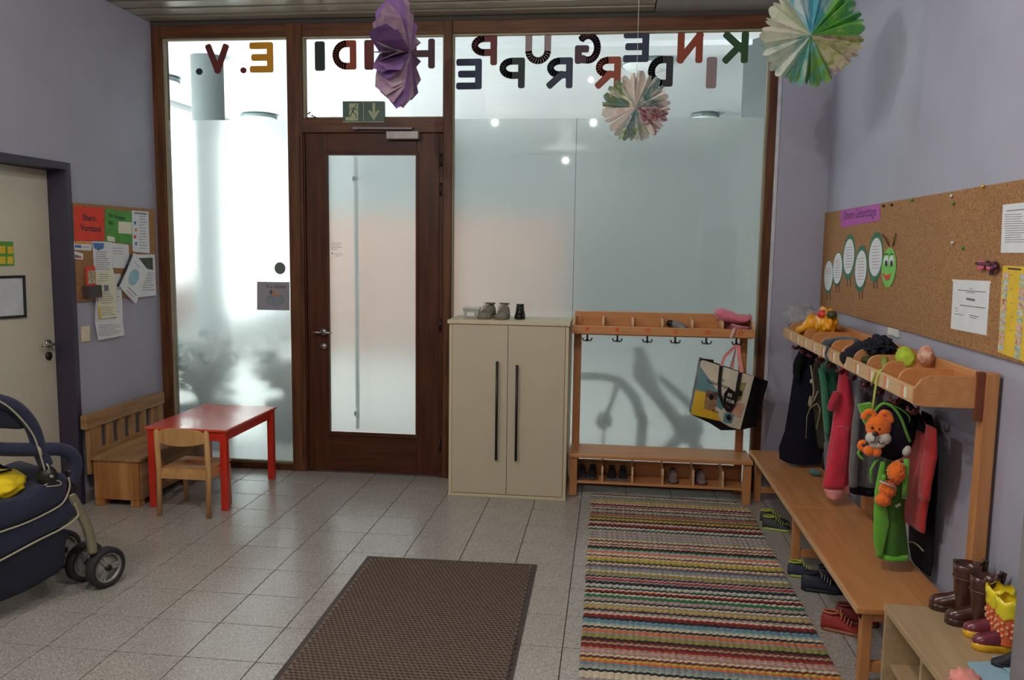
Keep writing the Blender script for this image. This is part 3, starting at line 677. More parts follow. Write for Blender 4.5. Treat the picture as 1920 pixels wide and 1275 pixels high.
# ------------------------------------------------------------------ short coat rack in front of the glass
def triple_hook(c, right, out, s=1.0):
    # cast double-prong hook under the rail: back plate, two lower prongs and one upper
    c = Vector(c); r = Vector(right); o = Vector(out); z = Vector((0, 0, 1)); b = MB()
    b.bar(c + z * .02, c - z * .03, .012, .006, up=o)
    for sg in (-1, 1): b.tube([c - z * .018, c + r * sg * .010 + o * .012 - z * .032, c + r * sg * .024 + o * .024 - z * .030, c + r * sg * .031 + o * .028 - z * .012], [.0042, .0042, .004, .005], 8)
    b.tube([c - z * .01, c + o * .024 - z * .036, c + o * .042 - z * .018], [.0042, .004, .005], 8)
    return b
g = thing('coat_rack', (.5, -.15, 0), 'short beech coat rack bench in front of the glass', 'coat rack')
RX0, RX1 = -.088, 1.083
for x in (RX0 + .004, RX1 - .06): MB().box(x, x + .052, -.05, -.022, 0, 1.2, .004).build('post', m_beech_z, g)
MB().box(RX0 + .006, RX1 - .006, -.036, -.02, 1.085, 1.226, .004).build('back_board', m_beech, g)
MB().box(RX0 + .012, RX1 - .012, -.25, -.036, 1.085, 1.103, .003).build('shelf_board', m_beech, g)
MB().box(RX0, RX1, -.268, -.25, 1.092, 1.146, .004).build('front_rail', m_beech, g)
dv = MB(); y0, y1 = -.25, -.036
def divider_pts(x, flip=1, z0=1.103, z1=1.195):
    pts = [(y0, z0), (y0, z1 - .035)] + [(y0 + .035 - .035 * cos(a), z1 - .035 + .035 * sin(a)) for a in [pi / 2 * k / 6 for k in range(1, 7)]] + [(y1, z1), (y1, z0)]
    return [Vector((x, a, b)) for a, b in pts]
nd = 7
me0 = None
for k in range(nd):
    x = RX0 + .004 + (RX1 - RX0 - .022) * k / (nd - 1)
    if me0 is None: me0 = MB().prism([p - Vector((x, 0, 0)) for p in divider_pts(x)], (.014, 0, 0)).mesh('divider', Vector(), m_beech_edge)
    o = D.objects.new('divider', me0); COL.objects.link(o); o.parent = g; o.location = Vector((x, 0, 0)) - g.location
sp = [.012, .209, .403, .583, .782, .972]
m_hk = m_iron; m_os = mat('orange_symbol', (214, 84, 36), .7)
for k, x in enumerate(sp):
    triple_hook((x, -.235, 1.078), (1, 0, 0), (0, -1, 0)).build('hook', m_hk, g)
    if k < 2: MB().prism(ellpts((x - .002, -.2682, 1.125), (.012, 0, 0), (0, 0, .013), 14), (0, -.001, 0)).bar((x + .004, -.2686, 1.11), (x + .008, -.2686, 1.102), .004, .001, up=(0, 1, 0)).build('symbol_sticker', m_os, g)
    elif k == 3:
        b = MB(); b.tube(ellpts((x, -.269, 1.122), (.010, 0, 0), (0, 0, .013), 12), .0022, 5, closed=True); b.build('symbol_sticker', m_os, g)
    else:
        b = MB(); xx = x + (.02 if k == 5 else 0)
        for q in ((-.013, .006), (0, .010), (.004, -.010), (-.012, -.008), (.008, .004)): b.box(xx + q[0], xx + q[0] + .009, -.2692, -.268, 1.122 + q[1] - .005, 1.122 + q[1] + .006)
        b.build('symbol_sticker', m_os, g)
MB().box(RX0 - .004, 1.103, -.318, -.008, .270, .296, .006).build('seat_board', m_beech, g)
for x in (RX0 + .003, 1.045):
    MB().box(x, x + .052, -.30, -.265, .008 if x < 0 else 0, .27, .004).build('front_leg', m_beech_z, g)
    MB().box(x, x + .052, -.275, -.05, .04 if x < 0 else .06, .085, .003).build('side_rail', m_beech_y, g)
MB().cyl((RX0 + .03, -.283, 0), (RX0 + .03, -.283, .01), .008, n=10).build('glide', m_white, g)
MB().box(RX0 + .05, 1.05, -.28, -.06, .088, .104, .003).build('shoe_shelf', m_beech, g)
MB().box(RX0 + .05, 1.05, -.075, -.06, .104, .20, .003).build('shoe_shelf_back', m_beech, g)
for x in (.128, .327, .526, .725, .915):
    MB().prism([Vector((x, -.275, .104)), Vector((x, -.275, .17)), Vector((x, -.255, .205)), Vector((x, -.075, .215)), Vector((x, -.075, .104))], (.012, 0, 0)).build('shoe_divider', m_beech_edge, g)
G1 = 'small shoes on the shelf of the short rack'
sb = [(-.006, 'dark small shoe at far left of the low shoe shelf', (30, 28, 30), (80, 76, 70), None), (.066, 'second dark small shoe at left of the low shoe shelf', (30, 28, 30), (80, 76, 70), None),
      (.197, 'left black shoe in the second compartment of the shoe shelf', (26, 26, 30), (110, 108, 104), None), (.272, 'right black shoe in the second compartment of the shoe shelf', (26, 26, 30), (110, 108, 104), None),
      (.605, 'mauve laced shoe in the fourth compartment of the shoe shelf', (124, 104, 108), (70, 52, 56), (190, 170, 168)), (.778, 'mauve laced shoe in the fifth compartment of the shoe shelf', (134, 108, 104), (70, 52, 56), (190, 170, 168))]
for x, lb, cu, cs, lc_ in sb: shoe('small_shoe', (x, -.10, .1042), radians(-90 if x != .778 else -84), .155, lb, cu, cs, lc_, G1, .066, (70, 60, 62), wd=.46)
# grey umbrella, pink hat, tote bag on the rack
a = Vector((.545, -.10, 1.165)); c = Vector((.665, -.17, 1.13)); g = thing('folded_umbrella', (.6, -.14, 1.10), 'short grey folded umbrella lying on the rack shelf', 'umbrella')
d = (c - a).normalized()
MB().tube([a + d * t for t in (.03, .045, .08, .11, .135)], [.020, .026, .027, .026, .018], 14).build('folded_canopy', mat('umbrella_grey', (120, 124, 126), .45, bump=.4, bscale=60), g)
MB().tube([a + d * t for t in (-.005, 0, .03)], [.016, .022, .022], 14).build('handle', m_blk, g)
def drapeblob(name, c, rx, ry, rz, m, label, cat, seed, disp=.35, freq=2.2, group=None, parent=None, sub=4, M=None):
    o = MB().ell(c, rx, ry, rz, sub, disp=disp, freq=freq, seed=seed, M=M).build(name, m, parent)
    if parent is None: tag(o, label, cat, group)
    return o
m_pink = mat('pink_cloth', (226, 120, 138), .8, bump=.4, bscale=90, sheen=.3)
g = thing('sun_hat', (.98, -.15, 1.10), 'pink cloth sun hat with brim on right end of rack shelf', 'hat')
rings = []
for (t, rx, ry) in ((0, .001, .001), (.02, .05, .045), (.05, .062, .055), (.075, .066, .06)):
    rings.append([Vector((.965 + rx * cos(2 * pi * k / 28), -.15 + ry * sin(2 * pi * k / 28), 1.22 - t + .012 * sin(4 * pi * k / 28) * (t > .01))) for k in range(28)])
hc = [Vector(p) for p in ((.86, -.19, 1.245), (.875, -.2, 1.228), (.90, -.2, 1.235), (.935, -.2, 1.225), (.97, -.2, 1.21), (1.02, -.2, 1.205), (1.06, -.2, 1.215))]
tops = [1.262, 1.27, 1.268, 1.258, 1.232, 1.228, 1.240]; bots = [1.225, 1.195, 1.182, 1.178, 1.175, 1.18, 1.20]
xs = [.845, .87, .90, .94, .99, 1.03, 1.062]
rings = []
for x, zt, zb in zip(xs, tops, bots):
    rings.append([Vector((x + .006 * sin(3 * k), -.155 + .075 * cos(2 * pi * k / 16), (zt + zb) / 2 + (zt - zb) / 2 * sin(2 * pi * k / 16) * (1 + .12 * sin(k * 2.4 + x * 40)))) for k in range(16)])
MB().loft(rings).build('crown', m_pink, g)
MB().tube([(.93, -.27, 1.178), (.98, -.28, 1.165), (1.03, -.26, 1.158), (1.055, -.2, 1.155)], [.006, .008, .008, .006], 8).tube([(.93, -.1, 1.14), (1.0, -.15, 1.14), (1.05, -.18, 1.135)], .02, 8).build('brim', mat('pink_brim', (214, 132, 142), .8), g)
MB().tube([(.955, -.268, 1.155), (.945, -.275, 1.13), (.935, -.275, 1.10), (.928, -.275, 1.085)], [.009, .012, .011, .006], 8).build('chin_strap', mat('pale_pink', (228, 186, 182), .8), g)

# tote bag hanging at the right hook
BY = -.36
def bp_(x, y, dy=0): return at(x, y, 'y', BY + dy)
hk = Vector((.972, -.27, 1.045))
g = thing('tote_bag', bp_(1370, 800), 'printed shopping bag with pink handles hanging from the last hook', 'bag')
m_tc = mat('tote_cream', (208, 200, 176), .35, bump=.3, bscale=30); m_tb = mat('tote_black', (20, 19, 22), .3, bump=.5, bscale=30)
A, B_, C2, D2 = bp_(1315, 674), bp_(1414, 706), bp_(1388, 806), bp_(1295, 777)
E2, F2 = bp_(1440, 714.5, .05), bp_(1418, 800, .05)
bk = Vector((0, .12, .0))
def grid(P0, P1, P2_, P3, nx, ny, bul, ax=Vector((0, -1, 0)), sd=0):
    vs = []; fs = []
    for j in range(ny + 1):
        for i in range(nx + 1):
            u, v = i / nx, j / ny; p = P0.lerp(P1, u).lerp(P3.lerp(P2_, u), v)
            vs.append(p + ax * (bul * sin(pi * u) * sin(pi * v) + .006 * noise.noise(Vector((u * 4 + sd, v * 4, sd)))))
    for j in range(ny):
        for i in range(nx): k = j * (nx + 1) + i; fs.append([k, k + 1, k + nx + 2, k + nx + 1])
    return vs, fs
def tpatch(u0, u1, v0, v1, m, name, poly=None, off=.0025):
    b = MB(); N = 8; vs, fs = [], []
    for j in range(N + 1):
        for i in range(N + 1):
            if poly: u, v = [sum(poly[k][q] * w for k, w in enumerate(((1 - i / N) * (1 - j / N), i / N * (1 - j / N), i / N * j / N, (1 - i / N) * j / N))) for q in (0, 1)]
            else: u = u0 + (u1 - u0) * i / N; v = v0 + (v1 - v0) * j / N
            p = A.lerp(B_, u).lerp(D2.lerp(C2, u), v)
            vs.append(p + Vector((0, -1, 0)) * (.02 * sin(pi * u) * sin(pi * v) + off + .006 * noise.noise(Vector((u * 4, v * 4, 0)))))
    for j in range(N):
        for i in range(N): k = j * (N + 1) + i; fs.append([k, k + 1, k + N + 2, k + N + 1])
    return b.add(vs, fs, True).build(name, m, g)
b = MB(); vs, fs = grid(A, B_, C2, D2, 14, 14, .02); b.add(vs, fs, True); b.build('front_panel', m_tc, g)
b = MB(); vs, fs = grid(B_, E2, F2, C2, 6, 12, .01, Vector((.7, -.7, 0)), 3); b.add(vs, fs, True)
vs, fs = grid(E2, A + bk, D2 + bk, F2, 12, 12, .03, Vector((0, 1, 0)), 5); b.add(vs, fs, True)
vs, fs = grid(A + bk, A, D2, D2 + bk, 6, 12, .0, Vector((-1, 0, 0)), 8); b.add(vs, fs, True)
vs, fs = grid(D2, C2, F2, D2 + bk, 10, 6, .02, Vector((0, 0, -1)), 8); b.add(vs, fs, True)
b.prism([bp_(1295, 777, -.004), bp_(1330, 793, -.004), bp_(1352, 807, .0), bp_(1392, 806, 0), bp_(1372, 803, -.006), bp_(1350, 790, -.014)], (0, .05, 0))
b.prism([bp_(1313, 672, -.002), bp_(1338, 675, -.002), bp_(1338, 680, 0), bp_(1312, 677, 0)], (0, .02, 0))
b.build('gusset', m_tb, g)
tpatch(0, 0, 0, 0, mat('tote_teal', (96, 138, 142), .35), 'teal_field', [(0, .12), (.62, .62), (.55, .75), (0, .55)], .003)
tpatch(0, 0, 0, 0, mat('tote_yellow', (214, 172, 40), .35), 'yellow_field', [(0, .55), (.22, .53), (.62, .98), (.0, .99)], .0036)
tpatch(0, 0, 0, 0, mat('tote_photo_brown', (92, 62, 48), .4, var=.5, scale=40), 'printed_picture', [(.2, .47), (.42, .47), (.42, .6), (.2, .6)], .0045)
tpatch(0, 0, 0, 0, mat('tote_photo_tan', (150, 116, 84), .4, var=.2, scale=40), 'printed_picture', [(.2, .6), (.42, .6), (.44, .82), (.22, .82)], .0045)
tpatch(0, 0, 0, 0, mat('tote_photo_olive', (150, 140, 84), .4, var=.3, scale=40), 'printed_picture', [(.78, .18), (.88, .15), (.86, .5), (.77, .5)], .0045)
tpatch(0, 0, 0, 0, mat('tote_photo_salmon', (206, 160, 136), .4, var=.2, scale=30), 'printed_picture', [(.74, .55), (.95, .52), (.93, .78), (.74, .78)], .0045)
tpatch(0, 0, 0, 0, mat('tote_photo_teal', (84, 136, 140), .4, var=.2, scale=30), 'printed_picture', [(.62, .78), (.8, .76), (.8, .93), (.64, .95)], .005)
rt = (B_ - A).normalized(); upv = (A - D2).normalized(); nn = Vector((0, -1, 0))
def tp(u, v, off=.007): return A.lerp(B_, u).lerp(D2.lerp(C2, u), v) + Vector((0, -1, 0)) * (.02 * sin(pi * u) * sin(pi * v) + off)
b = MB(); b.text('Bio', tp(.36, .25, .008), rt, upv, .030, .0005, nrm=(0, -1, 0)); b.text('Colombique', tp(.17, .35, .009), rt, upv, .030, .0005, nrm=(0, -1, 0)); b.text('Finest', tp(.38, .82, .008), rt, upv, .018, .0005, nrm=(0, -1, 0)); b.build('lettering', m_inkd, g)
hx = MB(); hx.prism([tp(u, v, .012) for u, v in ((.58, .32), (.72, .36), (.76, .50), (.68, .66), (.56, .60), (.52, .46))], (0, -.002, 0)); hx.build('logo_patch', m_tb, g)
b = MB(); b.text('ES', tp(.59, .47, .0165), rt, upv, .030, .0005, bold=.001, nrm=(0, -1, 0)); b.text('TOR', tp(.58, .57, .0165), rt, upv, .028, .0005, bold=.001, nrm=(0, -1, 0)); b.build('lettering', m_tc, g)
b = MB()
for q in ((.31, .58), (.81, .36), (.72, .84)): b.prism(ellpts(tp(q[0], q[1], .009), rt * .016, upv * .02, 8), (0, -.001, 0))
b.build('print_badge', m_tb, g, stuff=True)
def strap(path, w, m, name):
    b = MB(); P = [Vector(p) for p in path]; vs = []
    for i, p in enumerate(P):
        t = (P[min(i + 1, len(P) - 1)] - P[max(i - 1, 0)]).normalized(); s = t.cross(Vector((0, 1, 0))).normalized() * w / 2
        vs += [p - s, p + s, p + s + Vector((0, .003, 0)), p - s + Vector((0, .003, 0))]
    fs = []
    for i in range(len(P) - 1):
        k = i * 4
        for j in range(4): fs.append([k + j, k + (j + 1) % 4, k + 4 + (j + 1) % 4, k + 4 + j])
    fs += [[0, 1, 2, 3], [len(vs) - 4, len(vs) - 3, len(vs) - 2, len(vs) - 1]]
    return b.add(vs, fs).build(name, m, g)
strap([bp_(1352.5, 684, -.008), bp_(1349, 715, -.022), bp_(1349, 738, -.030), bp_(1356, 757, -.034), bp_(1366, 771, -.034)], .022, m_tb, 'front_strap')
strap([bp_(1388.5, 697, -.010), bp_(1384, 720, -.022), bp_(1381, 742, -.030), bp_(1374, 762, -.034), bp_(1366, 772, -.034)], .022, m_tb, 'front_strap')
m_ph = mat('pink_webbing', (226, 138, 132), .7)
strap([bp_(1352.5, 686, -.010), bp_(1359, 668, 0), hk + Vector((-.008, -.03, .002))], .019, m_ph, 'handle')
strap([bp_(1391, 698, -.012), bp_(1386, 670, 0), hk + Vector((.004, -.028, .002))], .024, m_ph, 'handle')
strap([bp_(1370, 690, .08), hk + Vector((-.004, -.012, .004)), bp_(1374, 690, .08)], .012, m_ph, 'rear_handle')

# ------------------------------------------------------------------ long coat rack and bench at the right wall
LX = 1.248; LY0, LY1 = -2.60, -.33
g = thing('coat_rack', (1.4, -1.4, 0), 'long beech coat rack along the right wall', 'coat rack')
rackR = g
for y in (LY0 - .004, LY1 + .01, -1.36): MB().box(1.478, 1.528, y, y + .05, .0, 1.232, .005).build('post', m_beech_z, g)
MB().box(1.455, 1.474, LY0 + .01, LY1, 1.105, 1.236, .004).build('back_board', m_beech_y, g)
MB().box(1.450, 1.478, LY0 - .006, LY0 + .012, 1.06, 1.236, .003).build('bracket', mat('bracket_brown', (120, 62, 36), .5), g)
MB().box(LX + .012, 1.456, LY0 + .01, LY1, 1.105, 1.121, .003).build('shelf_board', m_beech_y, g)
MB().box(LX - .006, LX + .012, LY0 + .0145, LY1, 1.112, 1.172, .004).build('front_rail', m_beech_edge, g)
def ldiv(y, th=.014, z0=1.121, z1=1.215):
    x0, x1 = LX + .012, 1.455; pts = [(x0, z0), (x0, z1 - .05)] + [(x0 + .05 - .05 * cos(a), z1 - .05 + .05 * sin(a)) for a in [pi / 2 * k / 7 for k in range(1, 8)]] + [(x1, z1), (x1, z0)]
    return MB().prism([Vector((a, y, b)) for a, b in pts], (0, th, 0))
me0 = None
pitch = .196
for k in range(12):
    y = LY0 + .012 + pitch * k
    if y > LY1 - .01: y = LY1 - .014
    if k == 0: MB().prism([Vector((a, LY0, b)) for a, b in [(LX - .006, 1.112), (LX - .006, 1.165), (LX + .02, 1.202), (LX + .05, 1.216), (1.455, 1.216), (1.455, 1.105), (LX + .03, 1.105)]], (0, .014, 0)).build('end_panel', m_beech_y, g); continue
    if me0 is None: me0 = ldiv(0).mesh('divider', Vector(), m_beech_y)
    o = D.objects.new('divider', me0); COL.objects.link(o); o.parent = g; o.location = Vector((0, y, 0)) - g.location
MB().box(1.462, 1.482, LY0 + .05, LY1 - .0, .96, 1.03, .003).build('hook_rail', m_beech_y, g) if 0 else None
HY = [LY0 + .1 + pitch * k for k in range(11)]
for y in HY:
    triple_hook((LX + .05, y, 1.094), (0, 1, 0), (-1, 0, 0)).build('hook', mat('hook_red_brown', (92, 36, 40), .35, metal=.3), g)
    MB().box(LX - .0072, LX - .006, y - .03, y - .004, 1.122, 1.162).build('symbol_sticker', m_papery, g)
    MB().box(LX - .0078, LX - .0066, y, y + .022, 1.118, 1.165).build('symbol_sticker', mat('orange_sticker', (216, 128, 84), .7, var=.2, scale=60), g)
g = thing('bench', (1.3, -1.4, 0), 'long low beech bench standing under the right coat rack', 'bench')
MB().box(1.106, 1.474, -2.575, -1.352, .306, .332, .006).build('seat_board', m_beech_y, g)
MB().box(1.106, 1.474, -1.349, -.14, .306, .332, .006).build('seat_board', m_beech_y, g)
MB().box(1.103, 1.108, -2.573, -.142, .307, .331, .001).build('front_edge', m_beech_edge, g)
for y in (-2.54, -1.36, -.22):
    MB().box(1.135, 1.175, y, y + .04, 0, .306, .004).build('leg', m_beech_z, g); MB().box(1.435, 1.470, y, y + .04, 0, .306, .004).build('leg', m_beech_z, g)
    MB().box(1.175, 1.44, y + .008, y + .032, .06, .10, .003).build('cross_rail', m_beech, g)
    MB().box(1.135, 1.470, y + .005, y + .035, .262, .304, .003).build('top_rail', m_beech, g)
# laminate shoe shelf unit nearest the camera
g = thing('shoe_unit', (1.36, -3.1, 0), 'oak-look low shoe shelf unit at lower right corner', 'shelf')
U0, U1 = -3.54, -2.608
MB().box(1.186, 1.525, U0, U1, .342, .368, .003).build('top_panel', m_lam, g)
MB().box(1.19, 1.52, U1 - .022, U1 - .002, 0, .342, .002).build('side_panel', m_lam, g)
MB().box(1.19, 1.52, U0 + .002, U0 + .022, 0, .342, .002).build('side_panel', m_lam, g)
MB().box(1.215, 1.52, U0 + .022, U1 - .022, .13, .148, .002).build('shelf_panel', m_lam, g)
MB().box(1.21, 1.51, -2.93, -2.912, .0, .342, .002).build('divider', m_lam, g)
MB().box(1.215, 1.52, U0 + .022, U1 - .022, .0, .02, .002).build('base_panel', m_lam, g)
MB().box(1.508, 1.52, U0 + .022, U1 - .022, .02, .342, .001).build('back_panel', m_lam, g)
shoe('black_shoe', (1.42, -3.10, .1485), radians(160), .17, 'dark shoe inside the low shoe shelf unit', (30, 28, 30), (20, 20, 20), None, None, .07)
g = thing('locker', (1.35, -4, 0), 'grey tall locker side at the extreme right edge', 'locker')
MB().box(1.166, 1.52, -4.2, -3.6, 0, 1.9, .004).build('body', mat('locker_grey', (128, 122, 124), .6), g)
MB().box(1.150, 1.166, -4.19, -3.61, .02, 1.89, .003).build('door', mat('locker_grey', (128, 122, 124), .6), g)
# ------------------------------------------------------------------ floor mats
g = thing('doormat', (-.63, -2.2, 0), 'brown ribbed rubber doormat in the middle of the floor', 'doormat')
ma = [Vector(p) for p in ((-1.090, -1.548, 0), (-.184, -1.526, 0), (-.170, -3.02, 0), (-1.075, -3.03, 0))]
m_mb = mat('mat_border', (70, 60, 56), .7, bump=.3); m_mw = mat('mat_weave', (118, 100, 88), .95, var=.12, scale=60, bump=.6, bscale=300); m_mn = mat('mat_nub', (76, 61, 53), .95, var=.1, scale=60)
MB().prism([p + Vector((0, 0, .0003)) for p in ma], (0, 0, .004)).build('border', m_mb, g)
ux = (ma[1] - ma[0]).normalized(); uy = (ma[3] - ma[0]).normalized(); o0 = ma[0] + Vector((0, 0, .0043))
MB().prism([o0 + ux * .026 + uy * .026, o0 + ux * .88 + uy * .026, o0 + ux * .88 + uy * 1.46, o0 + ux * .026 + uy * 1.46], (0, 0, .003)).build('weave', m_mw, g)
b = MB(); z1 = Vector((0, 0, .0073)); nx = 40; ny = 66
for j in range(ny):
    for i in range(nx):
        c = ma[0] + z1 + ux * (.038 + i * .0214 + (.0107 if j % 2 else 0)) + uy * (.038 + j * .0214)
        if (c - ma[0]).dot(ux) > .872: continue
        d1_ = (ux * .0075 + uy * .0035); d2_ = (uy * .0058 - ux * .003); top = Vector((0, 0, .003))
        q = [c - d1_ - d2_, c + d1_ - d2_, c + d1_ + d2_, c - d1_ + d2_]; q2 = [c + (p - c) * .7 + top for p in q]
        b.add(q + q2, [[4, 7, 6, 5], [0, 4, 5, 1], [1, 5, 6, 2], [2, 6, 7, 3], [3, 7, 4, 0]])
b.build('nubs', m_mn, g, stuff=True)

g = thing('rag_rug', (.57, -1.7, 0), 'long striped rag rug woven in many colours', 'rug')
RC = dict(cream=(206, 192, 168), grey=(150, 142, 136), black=(44, 40, 40), red=(150, 42, 40), yellow=(190, 166, 78), green=(52, 112, 76), blue=(104, 138, 152), pink=(190, 150, 152), olive=(146, 138, 78), navy=(44, 60, 80), orange=(208, 104, 62), purple=(104, 66, 88), tan=(168, 138, 112), maroon=(104, 44, 44), mint=(150, 170, 158), white=(216, 208, 200))
RM = {k: mat('rug_' + k, c, .95, var=.22, scale=140, bump=.8, bscale=260) for k, c in RC.items()}
seq = 'maroon grey black green tan blue mint grey yellow yellow tan cream maroon maroon red black cream tan olive mint tan grey red tan red tan olive black yellow olive yellow black cream grey red maroon black cream mint black grey mint blue grey pink blue cream olive mint cream black tan cream maroon grey maroon black green mint pink orange cream pink maroon cream yellow yellow olive black cream pink purple blue grey mint cream olive olive cream black pink red cream black navy cream grey black cream red pink cream green green pink grey black cream yellow yellow tan black mint cream red maroon pink blue blue mint cream black tan orange yellow olive olive black navy tan maroon red cream pink tan cream black yellow orange blue blue mint black cream pink cream grey pink orange orange cream green green black purple maroon grey cream yellow black red'.split()
def cord(seed, w0=1.012):
    b = MB(); R = random.Random(seed); n = 72; prof = [(-.0088, 0), (-.006, .0075), (0, .0105), (.006, .0075), (.0088, 0)]; rings = []
    for i in range(n + 1):
        x = w0 * i / n; k = 1 + (.28 if i % 2 else -.2) + R.uniform(-.12, .12); oy = R.uniform(-.0012, .0012)
        rings.append([Vector((x, a * (1 + .1 * (i % 2)) + oy, h * k)) for a, h in prof])
    b.loft(rings, closed=False); b.sm = [False] * len(b.sm)
    return b
cms = {}
pitch_ = .0176; R = random.Random(2); y = -.246; k = 0
while y > -3.02:
    c = seq[k % len(seq)]
    if k % 4 == 2 and R.random() < .8: c = R.choice(['grey', 'cream', 'black', 'tan', 'mint', 'grey', 'maroon', 'pink'])
    if (c, k % 2) not in cms: cms[(c, k % 2)] = cord(k % 7).mesh('woven_stripe', Vector(), RM[c])
    o = D.objects.new('woven_stripe', cms[(c, k % 2)]); COL.objects.link(o); o.parent = g
    dx = .008 * noise.noise(Vector((y * 3, 0, 0))) + R.uniform(-.002, .002)
    o.location = Vector((.064 + dx - .006 * (y + .24), y, .001)) - g.location
    o.rotation_euler = (0, 0, -.012 + .004 * noise.noise(Vector((y * 2, 1, 0))) + (0.02 * max(0, 1 - (-.246 - y) / .3)) * -1)
    o.scale = (.955 if y > -.33 else 1, 1, 1); y -= pitch_; k += 1
MB().prism([Vector(p) for p in ((.068, -.25, .0004), (1.02, -.27, .0004), (1.03, -.34, .0004), (1.07, -.36, .0004), (1.088, -3.0, .0004), (.084, -3.0, .0004))], (0, 0, .003)).build('rug_base', mat('rug_base', (90, 80, 74), .95), g)

# ------------------------------------------------------------------ hanging paper decorations
def rosette(name, c, normal, R0, colsets, label, nfan, pl, seed, depth=.05, sc2=4.5, top_z=ZC):
    c = Vector(c); n = Vector(normal).normalized(); u, w = basis(n); Rn = random.Random(seed)
    g = thing(name, tuple(c), label, 'paper decoration')
    rings_per = 2 * pl
    tot = nfan * rings_per
    for f in range(nfan):
        m = patchy('%s_paper_%d' % (name, f), colsets[f % len(colsets)], sc2)
        vs = []; fs = []; rr = [.0, .22, .45, .68, .88, .97, 1.03]; nr = len(rr)
        for k in range(rings_per + 1):
            idx = (f * rings_per + k) % tot; a = 2 * pi * (f * rings_per + k) / tot + .05 * sin(idx * 1.7 + seed)
            up = (idx % 2) * 2 - 1; q = random.Random(seed * 100 + idx); R1 = R0 * (1 + q.uniform(-.06, .05)); sc_ = q.uniform(.75, 1.3)
            for j, t in enumerate(rr):
                h = up * depth * t * sc_ * (.9 if j < 5 else .8)
                rad = R1 * t * (1.0 if up > 0 else (.93 if j >= 4 else 1))
                vs.append(c + (u * cos(a) + w * sin(a)) * rad + n * (h + .006 * noise.noise(Vector((idx, t * 4, seed)))))
        for k in range(rings_per):
            for j in range(nr - 1):
                a = k * nr + j; fs.append([a, a + 1, a + nr + 1, a + nr])
        # rounded scallop on each pleat face
        k0 = len(vs)
        for k in range(rings_per):
            A_ = vs[k * nr + nr - 1]; B2 = vs[(k + 1) * nr + nr - 1]; mid = (A_ + B2) / 2; out = (mid - c); out -= n * out.dot(n); out.normalize()
            i0 = len(vs); L_ = (A_ - B2).length
            vs += [A_.lerp(B2, .25) + out * L_ * .22, mid + out * L_ * .3, A_.lerp(B2, .75) + out * L_ * .22]
            fs.append([k * nr + nr - 1, i0, i0 + 1, i0 + 2, (k + 1) * nr + nr - 1])
        MB().add(vs, fs).build('paper_fan', m, g)
    MB().tube([c + Vector((0, 0, R0 * .96)), Vector((c.x, c.y, top_z))], .0012, 5).build('hanging_thread', mat('thread', (200, 200, 196), .8), g)
    return g
p2 = at(1192, 201, 'y', -.8)
WH = (232, 222, 212); W2 = (214, 204, 194); W3 = (238, 230, 224)
rosette('paper_rosette', p2, (-.1, -1, .05), .178, [[W2, WH, W3, (196, 130, 120)], [WH, (120, 160, 96), W2, (110, 156, 160), WH], [W3, WH, (150, 70, 96), W2, WH], [WH, (120, 152, 148), WH, W3], [W3, WH, W2, (214, 196, 190), WH], [WH, W3, (128, 146, 84), (130, 160, 156), W2]],
        'crumpled white paper rosette hanging before the wide window', 6, 4, 4, .035, 9)
p3 = at(1521, 66, 'y', -1.5)
rosette('paper_rosette', p3, (-.25, -1, -.05), .215, [[(214, 218, 196), (120, 176, 170), (222, 224, 206), (90, 156, 150)], [(216, 220, 200), (80, 154, 130), (130, 170, 60), (110, 180, 170), (206, 214, 196)], [(216, 208, 190), (176, 148, 150), (214, 206, 170), (150, 160, 80), (222, 214, 200)], [(224, 222, 204), (120, 190, 70), (90, 160, 110), (214, 220, 196)], [(70, 140, 190), (214, 224, 224), (96, 180, 196), (120, 190, 190), (220, 220, 210)], [(224, 222, 200), (206, 214, 184), (232, 226, 210), (170, 196, 180)]],
        'large painted green and turquoise paper rosette at upper right', 6, 4, 8, .035, 6)
# purple paper star seen from the side: pointed bags fanned about a level axis
ax = Vector((.985, -.02, .02)).normalized(); ctr = at(741, 98, 'y', -1.2); g = thing('paper_star', tuple(ctr), 'purple paper bag star hanging before the fanlight', 'paper decoration')
u_ = Vector((0, 0, 1)); w_ = ax.cross(u_).normalized(); wh = .085; R_ = .285; NB = 15
mp1 = patchy('purple_paper', [(128, 92, 152), (146, 108, 164), (110, 78, 134)], 3, transl=.2); mp2 = patchy('mauve_paper', [(186, 160, 166), (158, 126, 150), (206, 188, 184)], 4, transl=.2)
for k in range(NB):
    for hlf in (0, 1):
        a0 = 2 * pi * k / NB + .1; am = a0 + pi / NB; a1 = a0 + 2 * pi / NB
        def rad(a): return u_ * cos(a) + w_ * sin(a)
        Rk = R_ * (1 + .10 * sin(k * 2.1 + 1))
        # each bag: two slanted faces meeting at a fold, with a pointed notch cut tip
        aF, aB = (a0, am) if hlf == 0 else (am, a1)
        xF = wh if hlf == 0 else -wh * .4; xB = -wh * .4 if hlf == 0 else wh
        def pt(a, t, x): return ctr + rad(a) * Rk * t + ax * x
        vs = [pt(aF, .02, xF * .95), pt(aF, .45, xF), pt(aF, .80, xF), pt((aF + aB) / 2, 1.02, (xF + xB) / 2), pt(aB, .80, xB), pt(aB, .45, xB), pt(aB, .02, xB * .95)]
        v2 = [pt(aF, .02, -wh), pt(aF, .5, -wh), pt(aF, .74, -wh * .9), pt(aF, .94, -wh * .1), pt(aF, .74, wh * .9), pt(aF, .5, wh), pt(aF, .02, wh)]
        b = MB(); b.add(vs, [[0, 1, 5, 6], [1, 2, 4, 5], [2, 3, 4]])
        if hlf == 0: b.add(v2, [[0, 1, 5, 6], [1, 2, 4, 5], [2, 3, 4]])
        b.build('paper_point', mp1 if (k + hlf) % 2 else mp2, g)
